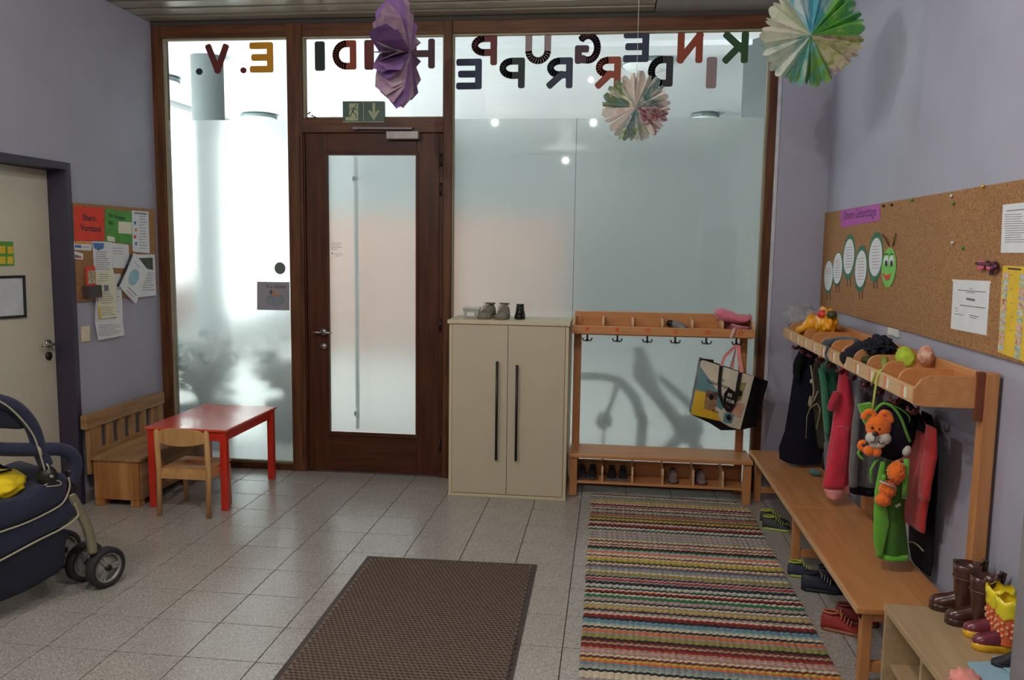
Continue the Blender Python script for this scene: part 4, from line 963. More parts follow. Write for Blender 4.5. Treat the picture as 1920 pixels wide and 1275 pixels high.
MB().tube([ctr + Vector((0, 0, .28)), Vector((ctr.x, ctr.y, ZC))], .0012, 5).build('hanging_thread', mat('thread', (200, 200, 196), .8), g)

# ------------------------------------------------------------------ left wall notice board
WLx = XL + .0
def board(name, pts, label, m=None, th=.012):
    g = thing(name, sum((Vector(p) for p in pts), Vector()) / 4, label, 'notice board'); return g
g = thing('cork_board', (XL, -.49, 1.57), 'small cork notice board full of papers on the left wall', 'notice board')
MB().box(XL + .0005, XL + .012, -.945, -.045, 1.275, 1.885, .003).build('cork_panel', m_cork, g)
lv = XL + .0125
def paperL(pxs, m, label, ls=None, extra=None, lift=0, name='paper_sheet', cat='paper', lm=None):
    v = lv + lift; c = at(sum(p[0] for p in pxs) / len(pxs), sum(p[1] for p in pxs) / len(pxs), 'x', v)
    g = thing(name, tuple(c), label, cat, 'papers pinned to the left notice board')
    sheet('sheet', pxs, 'x', v, 1, m, g)
    if ls: lines(g, 'x', v + .0012, ls, m=lm)
    for (q, mm, nme) in (extra or []): sheet(nme, q, 'x', v + .0014, 1, mm, g, th=.0008)
    return g
m_rp = mat('red_paper', (226, 66, 44), .8, var=.03); m_bl = mat('print_blue', (84, 120, 176), .8, var=.3, scale=80); m_or = mat('print_orange', (222, 140, 60), .8)
def tlines(x0, x1, y0, y1, n, sk=0, h=1, seed=1):
    R = random.Random(seed); return [(x0 + R.uniform(0, 1), y0 + (y1 - y0) * i / n, x1 - R.uniform(0, (x1 - x0) * .35), y0 + (y1 - y0) * i / n + sk, h) for i in range(n)]
gg = paperL([(138, 385.5), (194, 390), (196, 451), (140, 451.5)], m_rp, 'bright red paper sheet at top left of the small board', name='red_sheet')
gr = Vector((0, 1, 0))
b = MB(); b.text('Eltern-', at(155, 412.5, 'x', lv + .0014), (0, 1, -.03), (0, 0, 1), .052, .0004, bold=.0012, nrm=(1, 0, 0)); b.text('Vorstand', at(151, 432, 'x', lv + .0014), (0, 1, -.03), (0, 0, 1), .056, .0004, bold=.0012, nrm=(1, 0, 0)); b.build('lettering', m_inkd, gg)
gg = paperL([(198, 391), (252, 398), (249, 458.5), (196, 452)], m_green, 'green paper sheet with small yellow notes at top centre', name='green_sheet', extra=[([(222, 415), (247, 417), (247, 439), (222, 437)], m_papery, 'stuck_note'), ([(201, 442), (215, 445), (215, 454), (201, 451)], m_papery, 'stuck_note')])
b = MB(); b.text('Die Gruppen', at(203, 406, 'x', lv + .0014), (0, 1, -.09), (0, 0, 1), .036, .0004, bold=.0008, nrm=(1, 0, 0)); b.text('Info', at(203, 420, 'x', lv + .0014), (0, 1, -.09), (0, 0, 1), .036, .0004, bold=.0008, nrm=(1, 0, 0)); b.build('lettering', mat('green_ink', (28, 70, 34), .8), gg)
paperL([(247, 394.5), (278, 397), (280.5, 475), (249, 471.5)], m_paper, 'long white list sheet at top right of the small board', [(252, 398, 275, 400, 2.5)] + tlines(260, 276, 405, 470, 12, .6, .9, 3), [([(251 + 2 * (k % 2), 415 + k * 13), (255 + 2 * (k % 2), 415 + k * 13), (255 + 2 * (k % 2), 421 + k * 13), (251 + 2 * (k % 2), 421 + k * 13)], [m_bl, m_or, m_rp, m_bl][k], 'picture') for k in range(4)], .002, name='list_sheet')
paperL([(208, 455), (241, 459), (243, 504), (212, 502)], m_paper, 'white sheet in the middle of the small board', tlines(211, 232, 465, 480, 3, .6, .8, 4), lift=0.0, name='white_sheet')
paperL([(173, 452.5), (208, 453.5), (212, 512), (177, 513)], m_paper, 'white flyer with blue heading in the middle of the board', tlines(179, 208, 472, 508, 9, .3, 1, 5), [([(174, 455), (195, 456), (194, 466), (184, 470), (176, 465)], m_bl, 'blue_heading')], .002, name='flyer')
paperL([(178, 510), (212, 505), (217, 528), (208, 533), (180, 534)], m_papery, 'cream slip of paper below the blue headed flyer', tlines(185, 208, 514, 530, 4, 0, .8, 6), lift=.0045, name='paper_slip')
paperL([(210, 514), (226, 513), (229, 568), (180, 578), (178, 532)], m_paper, 'grey-white sheet hanging over the board bottom', tlines(182, 226, 538, 572, 9, -.8, .8, 7), lift=.002, name='hanging_sheet')
paperL([(184, 536), (217, 531), (219, 575), (183, 580)], m_papery, 'cream newsletter with a small dark photo', tlines(188, 214, 548, 572, 6, -.8, .8, 8), [([(195, 535), (203, 534), (204, 545), (196, 546)], m_ink, 'small_photo')], .0065, name='newsletter')
paperL([(183, 574), (216, 566), (221, 594), (188, 598)], m_papery, 'cream note with yellow edge below the newsletter', tlines(190, 217, 577, 594, 4, -1, .8, 9), [([(184, 575), (187, 574), (191, 597), (188, 597.5)], m_yel, 'yellow_edge')], .009, name='paper_note')
paperL([(178, 605), (229, 596), (233, 629), (184, 638)], m_paper, 'lowest white leaf hanging below the small board', tlines(184, 229, 610, 632, 6, -1.6, .8, 10), lift=.003, name='hanging_leaf')
paperL([(179, 570), (229, 564), (230, 600), (178, 608)], m_paper, 'folded white leaf beneath the cream note', tlines(182, 228, 574, 602, 5, -1.2, .8, 14), lift=.001, name='hanging_leaf')
paperL([(138, 452.5), (172, 453), (171, 470), (138, 468)], m_paper, 'small printed card with coloured strip at left of board', [(141, 462, 167, 463, 1)], [([(139, 453), (171, 453.5), (171, 458), (139, 457)], m_or, 'coloured_strip'), ([(140, 459), (152, 459.5), (152, 465), (140, 464)], m_bl, 'coloured_strip')], name='small_card')
paperL([(138, 470), (156, 476), (155, 487), (138, 485)], m_paper, 'tiny card with coloured blotches at left of board', None, [([(140, 477), (148, 479), (147, 484), (140, 483)], m_ink, 'blotch'), ([(148, 480), (152, 480), (152, 484), (148, 484)], m_rp, 'blotch')], name='small_card')
paperL([(249, 477), (290, 477), (293, 554), (256, 558)], m_paper, 'white notice with dark photo at right edge of board', tlines(266, 290, 512, 548, 8, -.4, .9, 11), [([(259, 484), (286, 483), (287, 506), (270, 503)], mat('photo_dark', (70, 76, 62), .6, var=.5, scale=90), 'printed_photo')], .001, name='notice_sheet')
# booklet hanging askew
bv = XL + .02
g = thing('booklet', at(250, 520, 'x', bv), 'white spiral booklet hanging askew on the left board', 'booklet', 'papers pinned to the left notice board')
MB().prism([at(a, b_, 'x', bv) for a, b_ in ((250, 475), (275, 507), (252, 570), (222, 537))], (.012, 0, 0)).build('cover', m_paper, g)
MB().prism([at(a, b_, 'x', bv + .013) for a, b_ in ellipse_px((252, 518), 10, 15)] if 0 else ellpts(at(251, 520, 'x', bv + .0122), (0, .062, .0), (0, .02, .055), 20), (.0008, 0, 0)).build('printed_oval', mat('oval_blue', (150, 190, 200), .8), g)
MB().tube([at(247, 478, 'x', bv + .006), at(235, 506, 'x', bv + .006), at(221, 536, 'x', bv + .006)], .007, 8).build('spine', m_blk, g)
lines(g, 'x', bv + .0122, [(240, 538, 256, 553, 1.5), (237, 543, 250, 556, 1.2), (252, 490, 262, 502, 1.2)])
# brown leaflet box and leaflet
g = thing('leaflet_box', at(172, 546, 'x', XL + .03), 'small dark brown leaflet box on the left board', 'box')
q = at(154, 536, 'x', XL + .013); q1 = at(180, 557, 'x', XL + .013)
MB().box(XL + .013, XL + .018, q.y, q1.y, q1.z, q.z).box(XL + .05, XL + .055, q.y, q1.y, q1.z, q.z).box(XL + .018, XL + .05, q.y, q.y + .005, q1.z, q.z).box(XL + .018, XL + .05, q1.y - .005, q1.y, q1.z, q.z).box(XL + .018, XL + .05, q.y + .005, q1.y - .005, q1.z, q1.z + .005).build('box_shell', mat('box_brown', (66, 54, 50), .6), g)
o = MB().box(XL + .028, XL + .034, q.y + .02, q1.y - .025, q1.z + .0055, q.z + .12).build('leaflet', m_rp); tag(o, 'red edged leaflet standing in the brown box', 'leaflet')
MB().box(XL + .034, XL + .0348, q.y + .03, q1.y - .03, q.z + .01, q.z + .095).build('printed_picture', mat('leaflet_pic', (176, 160, 130), .7, var=.5, scale=50), o)
g = thing('light_switch', at(158, 627, 'x', XL), 'cream light switch on the left wall below the board', 'light switch')
q = at(151, 613, 'x', XL); q1 = at(167, 639, 'x', XL)
MB().box(XL + .0003, XL + .009, q.y, q1.y, q1.z, q.z, .002).build('cover_plate', mat('switch_cream', (216, 206, 176), .4), g)
MB().box(XL + .009, XL + .013, q.y + .014, q1.y - .014, q1.z + .02, q.z - .014, .0015).build('rocker', mat('switch_cream', (216, 206, 176), .4), g)

# ------------------------------------------------------------------ pine storage bench
g = thing('storage_bench', (-2.88, -.57, 0), 'old pine storage bench with slatted back by left wall', 'bench')
BX0, BX1, BY0, BY1 = -3.045, -2.705, -.99, -.14
def plank(n, m, *a): return MB().box(*a, .004).build(n, m, g)
plank('side_panel', m_pine_x, BX0 + .02, BX1 - .02, BY0 + .005, BY0 + .025, .045, .292)
plank('side_panel', m_pine_x, BX0 + .02, BX1 - .02, BY1 - .025, BY1 - .005, .045, .292)
plank('front_panel', m_pine, BX1 - .035, BX1 - .015, BY0 + .025, BY1 - .025, .045, .292)
plank('rear_panel', m_pine, BX0 + .015, BX0 + .033, BY0 + .025, BY1 - .025, .045, .292)
for k in range(3): w = (BX1 - BX0) / 3; plank('lid_plank', m_pine, BX0 + w * k + .001, BX0 + w * (k + 1) - .001, BY0 - .008, BY1 + .008, .293, .313)
for x in (BX0 + .02, BX1 - .085):
    for y in (BY0 + .01, BY1 - .07): plank('foot', m_pine_x, x, x + .06, y, y + .06, 0, .045)
for y in (BY0 + .0, BY1 - .06): plank('back_post', m_pine_z, BX0 - .022, BX0 + .006, y, y + .06, .20, .50)
plank('top_rail', m_pine, BX0 - .03, BX0 + .012, BY0 - .03, BY1 + .01, .492, .578)
plank('back_slat', m_pine_z, BX0 - .022, BX0, BY0 + .06, BY0 + .135, .313, .495)
for k in range(5):
    y = BY0 + .135 + .058 + k * .128
    plank('back_slat', m_pine_z, BX0 - .022, BX0, y, y + (.066 if k < 4 else .11), .313, .495)
plank('lower_rail', m_pine, BX0 - .024, BX0 + .002, BY0 + .06, BY1 - .06, .30, .345)

# ------------------------------------------------------------------ red table and chair
g = thing('child_table', (-2.42, -.58, 0), 'small red children\'s table with pinkish top', 'table')
TX0, TX1, TY0, TY1 = -2.69, -2.155, -.965, -.20
MB().box(TX0, TX1, TY0, TY1, .498, .514, .004).build('table_top', m_redtop, g)
MB().box(TX0 - .0015, TX1 + .0015, TY0 - .0015, TY1 + .0015, .5, .511, .002).build('top_edge', mat('red_edge', (214, 84, 44), .4), g)
for x in (TX0 + .012, TX1 - .052):
    for y in (TY0 + .012, TY1 - .052): MB().box(x, x + .042, y, y + .042, 0, .498, .004).build('leg', m_red, g)
MB().box(TX0 + .054, TX1 - .052, TY0 + .02, TY0 + .04, .438, .498, .002).build('apron', m_red, g); MB().box(TX0 + .054, TX1 - .052, TY1 - .04, TY1 - .02, .438, .498, .002).build('apron', m_red, g)
MB().box(TX0 + .02, TX0 + .04, TY0 + .054, TY1 - .052, .438, .498, .002).build('apron', m_red, g); MB().box(TX1 - .04, TX1 - .02, TY0 + .054, TY1 - .052, .438, .498, .002).build('apron', m_red, g)
g = thing('child_chair', (-2.37, -.95, 0), 'small beech children\'s chair pushed under the red table', 'chair')
HX0, HX1 = -2.528, -2.212
for x in (HX0, HX1): MB().tube([(x, -1.100, 0), (x, -1.088, .28), (x, -1.105, .525), (x, -1.107, .535)], [.0145, .017, .0155, .008], 14).build('rear_leg', m_chair, g)
for x in (HX0 + .012, HX1 - .012): MB().tube([(x, -.80, 0), (x, -.815, .26)], [.0135, .0165], 12).build('front_leg', m_chair, g)
b = MB(); N = 16; vs = []; fs = []
for j in range(N + 1):
    for i in range(N + 1):
        u, v = i / N, j / N; x = HX0 + .004 + (HX1 - HX0 - .008) * u; y = -1.085 + .30 * v
        dd = math.hypot((u - .5) / .36, (v - .48) / .36); z = .292 - (.013 * max(0, 1 - dd ** 3) if dd < 1 else 0) ; vs.append(Vector((x, y, z)))
n1 = len(vs); vs += [Vector((p.x, p.y, .272)) for p in vs]
for j in range(N):
    for i in range(N): k = j * (N + 1) + i; fs.append([k, k + 1, k + N + 2, k + N + 1]); fs.append([n1 + k, n1 + k + N + 1, n1 + k + N + 2, n1 + k + 1])
for i in range(N): fs += [[i, n1 + i, n1 + i + 1, i + 1], [N * (N + 1) + i, N * (N + 1) + i + 1, n1 + N * (N + 1) + i + 1, n1 + N * (N + 1) + i], [i * (N + 1), (i + 1) * (N + 1), n1 + (i + 1) * (N + 1), n1 + i * (N + 1)], [i * (N + 1) + N, n1 + i * (N + 1) + N, n1 + (i + 1) * (N + 1) + N, (i + 1) * (N + 1) + N]]
b.add(vs, fs, False).build('seat', m_chair, g)
for a in ((HX0 + .012, HX1 - .012, -1.098, -1.080), (HX0 + .012, HX1 - .012, -.83, -.812)): MB().box(*a, .232, .272, .003).build('seat_rail', m_chair, g)
for x in (HX0 - .004, HX1 - .012): MB().box(x, x + .016, -1.08, -.83, .232, .272, .003).build('seat_rail', m_chair, g)
rings = []
for i in range(15):
    t = i / 14; x = HX0 + .008 + (HX1 - HX0 - .016) * t; cv = -.020 * sin(pi * t) ; y = -1.106 + cv * -1 * -1 + 0
    zt = .520 + .033 * sin(pi * t) ** .6; zb = .462 - .022 * sin(pi * t) ** .7
    rings.append([Vector((x, y - .006, zb + .004)), Vector((x, y - .006, zt - .004)), Vector((x, y, zt)), Vector((x, y + .006, zt - .004)), Vector((x, y + .006, zb + .004)), Vector((x, y, zb))])
MB().loft(rings, smooth=False).build('backrest', m_chair, g)

# ------------------------------------------------------------------ stroller at left
SP = Vector((-2.20, -2.10, 0)); SN = Vector((.89, -.456, 0)).normalized()
def st(px, py, inn=0): return atp(px, py, SP, SN) - SN * inn
g = thing('stroller', (-2.6, -2.3, 0), 'dark blue stroller with beige piping at left edge', 'stroller')
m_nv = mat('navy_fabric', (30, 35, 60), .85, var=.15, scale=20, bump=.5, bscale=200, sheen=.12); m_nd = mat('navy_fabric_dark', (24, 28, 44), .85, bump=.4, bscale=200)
m_pp = mat('beige_piping', (168, 160, 132), .6); m_tb2 = mat('beige_metal', (142, 136, 112), .35, metal=.35); m_ty = mat('tyre', (40, 38, 38), .75, bump=.3); m_rim = mat('rim_grey', (150, 148, 142), .4, metal=.2)
def smooth_path(P, n=5):
    P = [Vector(p) for p in P]; out = []
    for i in range(len(P) - 1):
        a = P[max(i - 1, 0)]; b_ = P[i]; c = P[i + 1]; d = P[min(i + 2, len(P) - 1)]
        for k in range(n):
            t = k / n; out.append(.5 * ((2 * b_) + (c - a) * t + (2 * a - 5 * b_ + 4 * c - d) * t * t + (3 * b_ - a - 3 * c + d) * t ** 3))
    out.append(P[-1]); return out
def sidepanel(pxs, thick, m, name, bulge=.02, inn=0):
    # closed padded panel: outline at the near side, inflated, pushed to the far side
    P = smooth_path([st(*q) - SN * inn for q in pxs], 4); n = len(P); c = sum(P, Vector()) / n
    rings = []
    for s_, d in ((.55, -bulge), (.86, -bulge * .8), (.97, -bulge * .35), (1, .0), (1, thick * .5), (1, thick), (.9, thick + bulge * .6), (.5, thick + bulge)):
        rings.append([c + (p - c) * s_ - SN * d for p in P])
    return MB().loft(rings).build(name, m, g)
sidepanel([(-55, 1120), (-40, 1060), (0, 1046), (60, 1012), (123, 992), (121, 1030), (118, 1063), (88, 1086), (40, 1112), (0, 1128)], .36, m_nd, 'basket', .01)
sidepanel([(-60, 1010), (-40, 1000), (0, 990), (60, 968), (118, 935), (128, 938), (140, 952), (141, 964), (118, 985), (60, 1014), (0, 1046), (-50, 1072)], .38, m_nv, 'lower_panel', .02)
sidepanel([(-60, 950), (0, 938), (40, 930), (72, 908), (98, 893), (120, 889), (126, 905), (117, 936), (85, 958), (40, 979), (0, 993), (-55, 1012)], .38, m_nv, 'seat_side', .03)
MB().tube([p + SN * .026 for p in smooth_path([st(*q) for q in ((-50, 1072), (0, 1046), (60, 1014), (112, 988), (139, 968), (140, 955), (134, 942))])], .0045, 8).build('piping', m_pp, g)
MB().tube([p + SN * .030 for p in smooth_path([st(*q) for q in ((-55, 1012), (0, 993), (40, 979), (85, 958), (112, 940), (124, 912), (122, 893))])], .004, 8).build('piping', m_pp, g)
MB().tube([p + SN * .03 for p in smooth_path([st(*q) for q in ((76, 908), (98, 899), (108, 903), (104, 908), (80, 910))])], .003, 8).build('piping', m_pp, g)
MB().tube(smooth_path([st(-60, 838), st(0, 842), st(60, 843), st(108, 842), st(130, 850), st(141, 866), st(138, 890), st(130, 905)]), .030, 14).build('bumper_bar', m_nv, g)
MB().tube(smooth_path([st(130, 880, 0), st(133, 905), st(134, 925)]), [.02] * 11, 10).build('bar_joint', m_blk, g)
MB().tube(smooth_path([st(-50, 748), st(0, 752), (st(34, 768)), st(60, 800), st(73, 838), st(86, 872)]), .030, 14).build('canopy_arm', m_nv, g)
MB().tube([p + SN * .028 for p in smooth_path([st(-50, 740), st(-5, 752), st(28, 778), st(55, 812), st(68, 846), st(78, 880)])], .0042, 8).build('piping', m_pp, g)
MB().tube([p for p in ellpts(st(70, 845), (SN * .032), Vector((0, -.01, .031)), 16)], .004, 6, closed=True).build('piping', m_pp, g)
MB().tube([p for p in ellpts(st(85, 876), (SN * .032), Vector((0, -.01, .031)), 16)], .004, 6, closed=True).build('piping', m_pp, g)
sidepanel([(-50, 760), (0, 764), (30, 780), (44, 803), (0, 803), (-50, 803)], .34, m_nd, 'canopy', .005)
MB().ell(st(88, 893), .045, .04, .05, 3).build('hinge_housing', m_blk, g)
MB().cyl(st(86, 890) + SN * .045, st(86, 890) + SN * .055, .008, n=10).build('rivet', m_rim, g)
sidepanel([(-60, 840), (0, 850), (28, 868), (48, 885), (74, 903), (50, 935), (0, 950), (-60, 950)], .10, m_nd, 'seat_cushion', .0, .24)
leg = smooth_path([st(131, 925), st(145, 950), st(162, 985), st(168, 1005), st(174, 1036)], 5)
for s_ in (0, .36): MB().tube([p - SN * s_ for p in leg], .022, 12).build('front_leg', m_tb2, g)
for s_ in (0, .36): MB().tube([st(150, 965, s_), st(80, 1010, s_ + .05), st(-30, 1110, s_ + .05)], .013, 10).build('frame_tube', m_tb2, g)
def wheel(c, nrm, r, w):
    nrm = Vector(nrm).normalized(); e1 = Vector((0, 0, 1)); e2 = nrm.cross(e1).normalized()
    b = MB(); b.lathe([(r * .74, -w * .5), (r * .92, -w * .5), (r, -w * .3), (r * 1.0, w * .3), (r * .92, w * .5), (r * .74, w * .5), (r * .74, -w * .5)], c, nrm, 36)
    o = b.build('wheel', m_ty, g)
    b = MB(); b.lathe([(r * .74, -w * .3), (r * .76, w * .42), (r * .66, w * .42), (r * .66, -w * .3)], c, nrm, 30)
    for k in range(3):
        a = 2 * pi * k / 3 + .5
        for da in (-.14, .14):
            d = e1 * cos(a + da) + e2 * sin(a + da); d0 = e1 * cos(a + da * 2) + e2 * sin(a + da * 2); b.bar(c + nrm * w * .25 + d0 * r * .15, c + nrm * w * .25 + d * r * .7, r * .12, w * .3, up=nrm)
    b.lathe([(.001, w * .3), (r * .7, w * .1), (r * .7, 0)], c, nrm, 30)
    b.build('rim', m_rim, o)
    MB().cyl(c + nrm * w * .1, c + nrm * w * .55, r * .16, n=14).build('hub', m_blk, o)
WN = Vector((.94, -.34, 0)).normalized()
wr = .097
for off in (0, .40):
    base = Vector((-2.285, -2.085, wr + .0003)) - SN * off
    wheel(base + WN * .075, WN, wr, .05); wheel(base - WN * .075, WN, wr, .05)
    MB().cyl(base - WN * .07, base + WN * .07, .01, n=10).tube([base, base + Vector((0, 0, .09))], .022, 10).build('wheel_fork', m_blk, g)
for off in (.02, .42):
    wheel(Vector((-2.62, -2.80, wr + .0003)) - SN * off + SN * .02, SN, wr, .045)
MB().cyl(Vector((-2.62, -2.80, wr)) - SN * .42, Vector((-2.62, -2.80, wr)), .009, n=8).build('axle', m_blk, g)
MB().tube([Vector((-2.62, -2.80, wr)) - SN * .2, Vector((-2.52, -2.55, .22)) - SN * .2, Vector((-2.50, -2.50, .45)) - SN * .2], .013, 10).build('frame_tube', m_tb2, g)
g2 = thing('yellow_hat', st(15, 920, .1), 'bright yellow child\'s hat with black band lying in the stroller', 'hat')
m_yh = mat('yellow_cloth', (236, 204, 16), .75, bump=.4, bscale=60)
cy = st(14, 918, .10)
MB().ell(cy, .10, .13, .062, 4, disp=.18, freq=2.5, seed=2).build('crown', m_yh, g2)
MB().tube([cy + Vector((-.02, -.13, .01)), cy + Vector((.0, -.10, .045)), cy + Vector((.03, -.03, .066)), cy + Vector((.05, .03, .066))], .006, 6).build('band', m_blk, g2)
MB().tube([cy + Vector((.06, -.12, -.02)), cy + Vector((.04, -.11, .035)), cy + Vector((.0, -.07, .06))], .005, 6).build('cord', m_blk, g2)
# ------------------------------------------------------------------ right wall cork board
g = thing('cork_board', (XR, -1.7, 1.6), 'long cork notice board on the right wall above the rack', 'notice board')
MB().box(XR - .014, XR - .0005, -3.45, -.035, 1.286, 1.902, .003).build('cork_panel', m_cork, g)
rv = XR - .0145
def paperR(pxs, m, label, ls=None, extra=None, name='paper_sheet', lm=None, lift=0, group='papers on the long cork board'):
    v = rv - lift; c = at(sum(p[0] for p in pxs) / len(pxs), sum(p[1] for p in pxs) / len(pxs), 'x', v)
    g = thing(name, tuple(c), label, 'paper', group)
    sheet('sheet', pxs, 'x', v, -1, m, g)
    if ls: lines(g, 'x', v - .0012, ls, sgn=-1, m=lm)
    for (q, mm, nme) in (extra or []): sheet(nme, q, 'x', v - .0014, -1, mm, g, th=.0008)
    return g
m_vi = mat('violet_paper', (178, 88, 168), .8, var=.03)
gg = paperR([(1577, 395), (1650, 382), (1650, 413), (1577, 427)], m_vi, 'violet paper strip with handwriting at top of cork board', name='violet_sign')
MB().text('Unsere Geburtstage', at(1581, 412, 'x', rv - .0014), (0, -1, 0), (0, 0, 1), .075, .0004, nrm=(-1, 0, 0)).build('handwriting', mat('violet_ink', (84, 40, 96), .8), gg)
pin = MB()
g = thing('caterpillar_chart', at(1610, 495, 'x', rv), 'paper caterpillar with white ovals and smiling green face', 'wall decoration', None)
m_cg = mat('cater_green', (52, 116, 84), .8); m_cl = mat('cater_light', (120, 196, 92), .8); m_leg = mat('cater_leg', (92, 58, 40), .8)
def ov(px, py, rx, ry, v, m, name, parent, th=.001):
    c = at(px, py, 'x', v); e1 = at(px + rx, py, 'x', v) - at(px - rx, py, 'x', v); e2 = at(px, py - ry, 'x', v) - at(px, py + ry, 'x', v)
    e1.x = e2.x = 0; e1.z = 0; e2.y = 0
    return MB().prism(ellpts(c, e1 / 2, e2 / 2, 30), (-th, 0, 0)).build(name, m, parent)
for k, (px, py, rx, ry, wx, wy, dy) in enumerate([(1553.5, 519, 8.8, 31, 8.0, 28, -2), (1570.5, 504, 9.2, 32, 8.4, 29, -1), (1591.6, 482, 11.8, 43, 9.8, 33, -1), (1614, 504, 11.8, 44, 10.4, 34.5, 0), (1641.6, 482, 14, 47, 12, 36, 0)]):
    v = rv - .0012 * (k % 2)
    for s_ in (-3.2, 2.6): MB().bar(at(px + s_, py + ry - 4, 'x', rv), at(px + s_ + .6, py + ry + 12, 'x', rv), .012, .002, up=(1, 0, 0)).build('foot', m_leg, g)
    sg = ov(px, py, rx, ry, v, m_cg, 'segment', g)
    wo = ov(px, py + dy, wx, wy, v - .0012, m_paper, 'white_oval', sg)
    for_lines = [(px - wx * .6, py - wy * .55 + i * wy * .16, px + wx * .6, py - wy * .55 + i * wy * .16 - 1.2, .8) for i in range(3 if k == 0 else 8)]
    lines(sg, 'x', v - .0024, for_lines, sgn=-1, m=mat('rose_ink', (150, 110, 122), .8))
hd = ov(1666.4, 501.7, 13.3, 37.6, rv - .002, m_cl, 'head', g)
v = rv - .0034
for ex in (1661.5, 1671.5):
    ov(ex, 489, 4, 10, v, m_paper, 'eye_white', hd); ov(ex, 494, 2.2, 6, v - .0012, m_inkd, 'pupil', hd)
    MB().tube([at(ex - 3.5, 478, 'x', v - .001), at(ex, 475, 'x', v - .001), at(ex + 3.5, 477, 'x', v - .001)], .003, 5).build('eyebrow', m_cg, hd)
sheet('mouth', [(1653, 511), (1661, 516), (1671, 513), (1668, 523), (1664, 527), (1660, 523)], 'x', v, -1, mat('mouth_red', (206, 60, 40), .7), hd)
MB().tube([at(1653.5, 440, 'x', rv - .004), at(1660, 447, 'x', rv - .01), at(1667, 461, 'x', rv - .004)], .004, 6).build('antenna', m_leg, g)
MB().tube([at(1679.5, 437, 'x', rv - .004), at(1677, 447, 'x', rv - .01), at(1674, 461, 'x', rv - .004)], .004, 6).build('antenna', mat('cater_olive', (110, 100, 60), .8), g)
paperR([(1881, 384), (1935, 378), (1935, 474), (1877, 474)], m_paper, 'white typed sheet at the upper right of cork board', [(1887, 395, 1925, 391, 1.5)] + tlines(1884, 1925, 402, 458, 13, -1, .9, 21), name='typed_sheet')
paperR([(1788, 524), (1857, 527), (1850, 629), (1783, 616)], m_paper, 'white certificate sheet pinned low on cork board', [(1817, 541, 1824, 541.5, 1), (1796, 543, 1848, 547, 1.4), (1812, 547.5, 1828, 549, 1), (1812, 558, 1828, 561, 4), (1800, 571, 1847, 577, 1.6), (1791, 577, 1797, 578, 1), (1792, 582, 1796, 583, 1), (1790, 588, 1806, 590, 1), (1817, 590, 1835, 593.5, 1.5), (1819, 594, 1831, 597, 1.2)], name='certificate_sheet')
b = MB(); b.prism([at(1785, 524, 'x', rv - .002), at(1797, 524, 'x', rv - .002), at(1797, 527, 'x', rv - .002), at(1786, 527, 'x', rv - .002)], (-.0008, 0, 0)).prism([at(1849, 527, 'x', rv - .002), at(1858, 528, 'x', rv - .002), at(1858, 532, 'x', rv - .002), at(1850, 531, 'x', rv - .002)], (-.0008, 0, 0))
tag(b.build('adhesive_tape', m_papery), 'pale tape strips on the certificate sheet corners', 'tape')
g = paperR([(1881, 498), (1945, 501), (1940, 686), (1871, 660)], m_yel, 'yellow letter chart with rows of small pictures', [(1890, 502, 1915, 504, 3)], name='yellow_chart', lm=m_inkd)
pc = [mat('chart_cell_%d' % i, c, .8, var=.4, scale=70, c2=(214, 208, 190)) for i, c in enumerate([(196, 120, 120), (120, 160, 170), (150, 130, 150), (120, 160, 120), (170, 90, 90)])]
for k in range(12):
    yy = 511 + k * 12.3; xx = 1882 - k * .95
    sheet('picture_cell', [(xx, yy), (xx + 10, yy + .8), (xx + 9.6, yy + 11.5), (xx - .5, yy + 10.3)], 'x', rv - .0014, -1, pc[k % 5], g, th=.0008)
    y2 = 513.5 + k * 13.4; x2 = 1913 - k * 1.0
    sheet('picture_cell', [(x2, y2), (x2 + 11, y2 + 1), (x2 + 10.6, y2 + 12.5), (x2 - .5, y2 + 11.2)], 'x', rv - .0014, -1, pc[(k * 2 + 1) % 5], g, th=.0008)
lines(g, 'x', rv - .0013, [(1894, 515 + k * 26, 1899, 516 + k * 26, 1) for k in range(5)], sgn=-1)
g = thing('toy_glasses', at(1850, 497, 'x', rv - .01), 'pink toy sunglasses hanging on the cork board', 'glasses')
m_pg = mat('hot_pink', (222, 60, 128), .3)
def oR(px, py, dx=.012): return at(px, py, 'x', rv - dx)
MB().prism([oR(1836, 488), oR(1848, 490), (oR(1846, 503)), oR(1836, 506)], (-.004, 0, 0)).prism([oR(1850, 493), oR(1863, 493), oR(1862, 506), oR(1852, 505)], (-.004, 0, 0)).bar(oR(1846, 495), oR(1852, 495), .01, .005, up=(1, 0, 0)).build('lens_frame', m_pg, g)
MB().tube([oR(1831, 494), oR(1842, 495, .02), oR(1856, 496, .02), oR(1866, 494)], .006, 8).tube([oR(1866, 494), oR(1867, 500, .018), oR(1860, 506, .02), oR(1858, 513, .012)], [.009, .012, .008, .008], 8).build('temple', mat('dark_purple', (76, 30, 56), .35), g)
MB().cyl(oR(1850, 489, .0), oR(1850, 489, .024), .004, n=8).build('pin', m_steel, g)
tips = MB(); R = random.Random(4)
for (a, b_, c, lb) in ((1656, 386, m_inkd, 'dark push pin just right of the violet strip'), (1672, 384, m_inkd, 'second dark push pin right of the violet strip'), (1709, 375, m_green, 'green push pin at the top edge of the long board'), (1784, 367, m_paper, 'white push pin near the top edge of the long board'), (1843, 349, m_yel, 'yellow push pin at the top edge near the typed sheet'), (1787, 381, m_green, 'green push pin just below the white one'), (1805, 465, m_green, 'green push pin in the middle of the bare cork'), (1786, 455, m_paper, 'white push pin in the middle of the bare cork')):
    o = MB().cyl(at(a, b_, 'x', rv + .001), at(a, b_, 'x', rv - .008), .007, .005, n=10).build('push_pin', c)
    tag(o, lb, 'push pin', 'push pins in the long cork board')
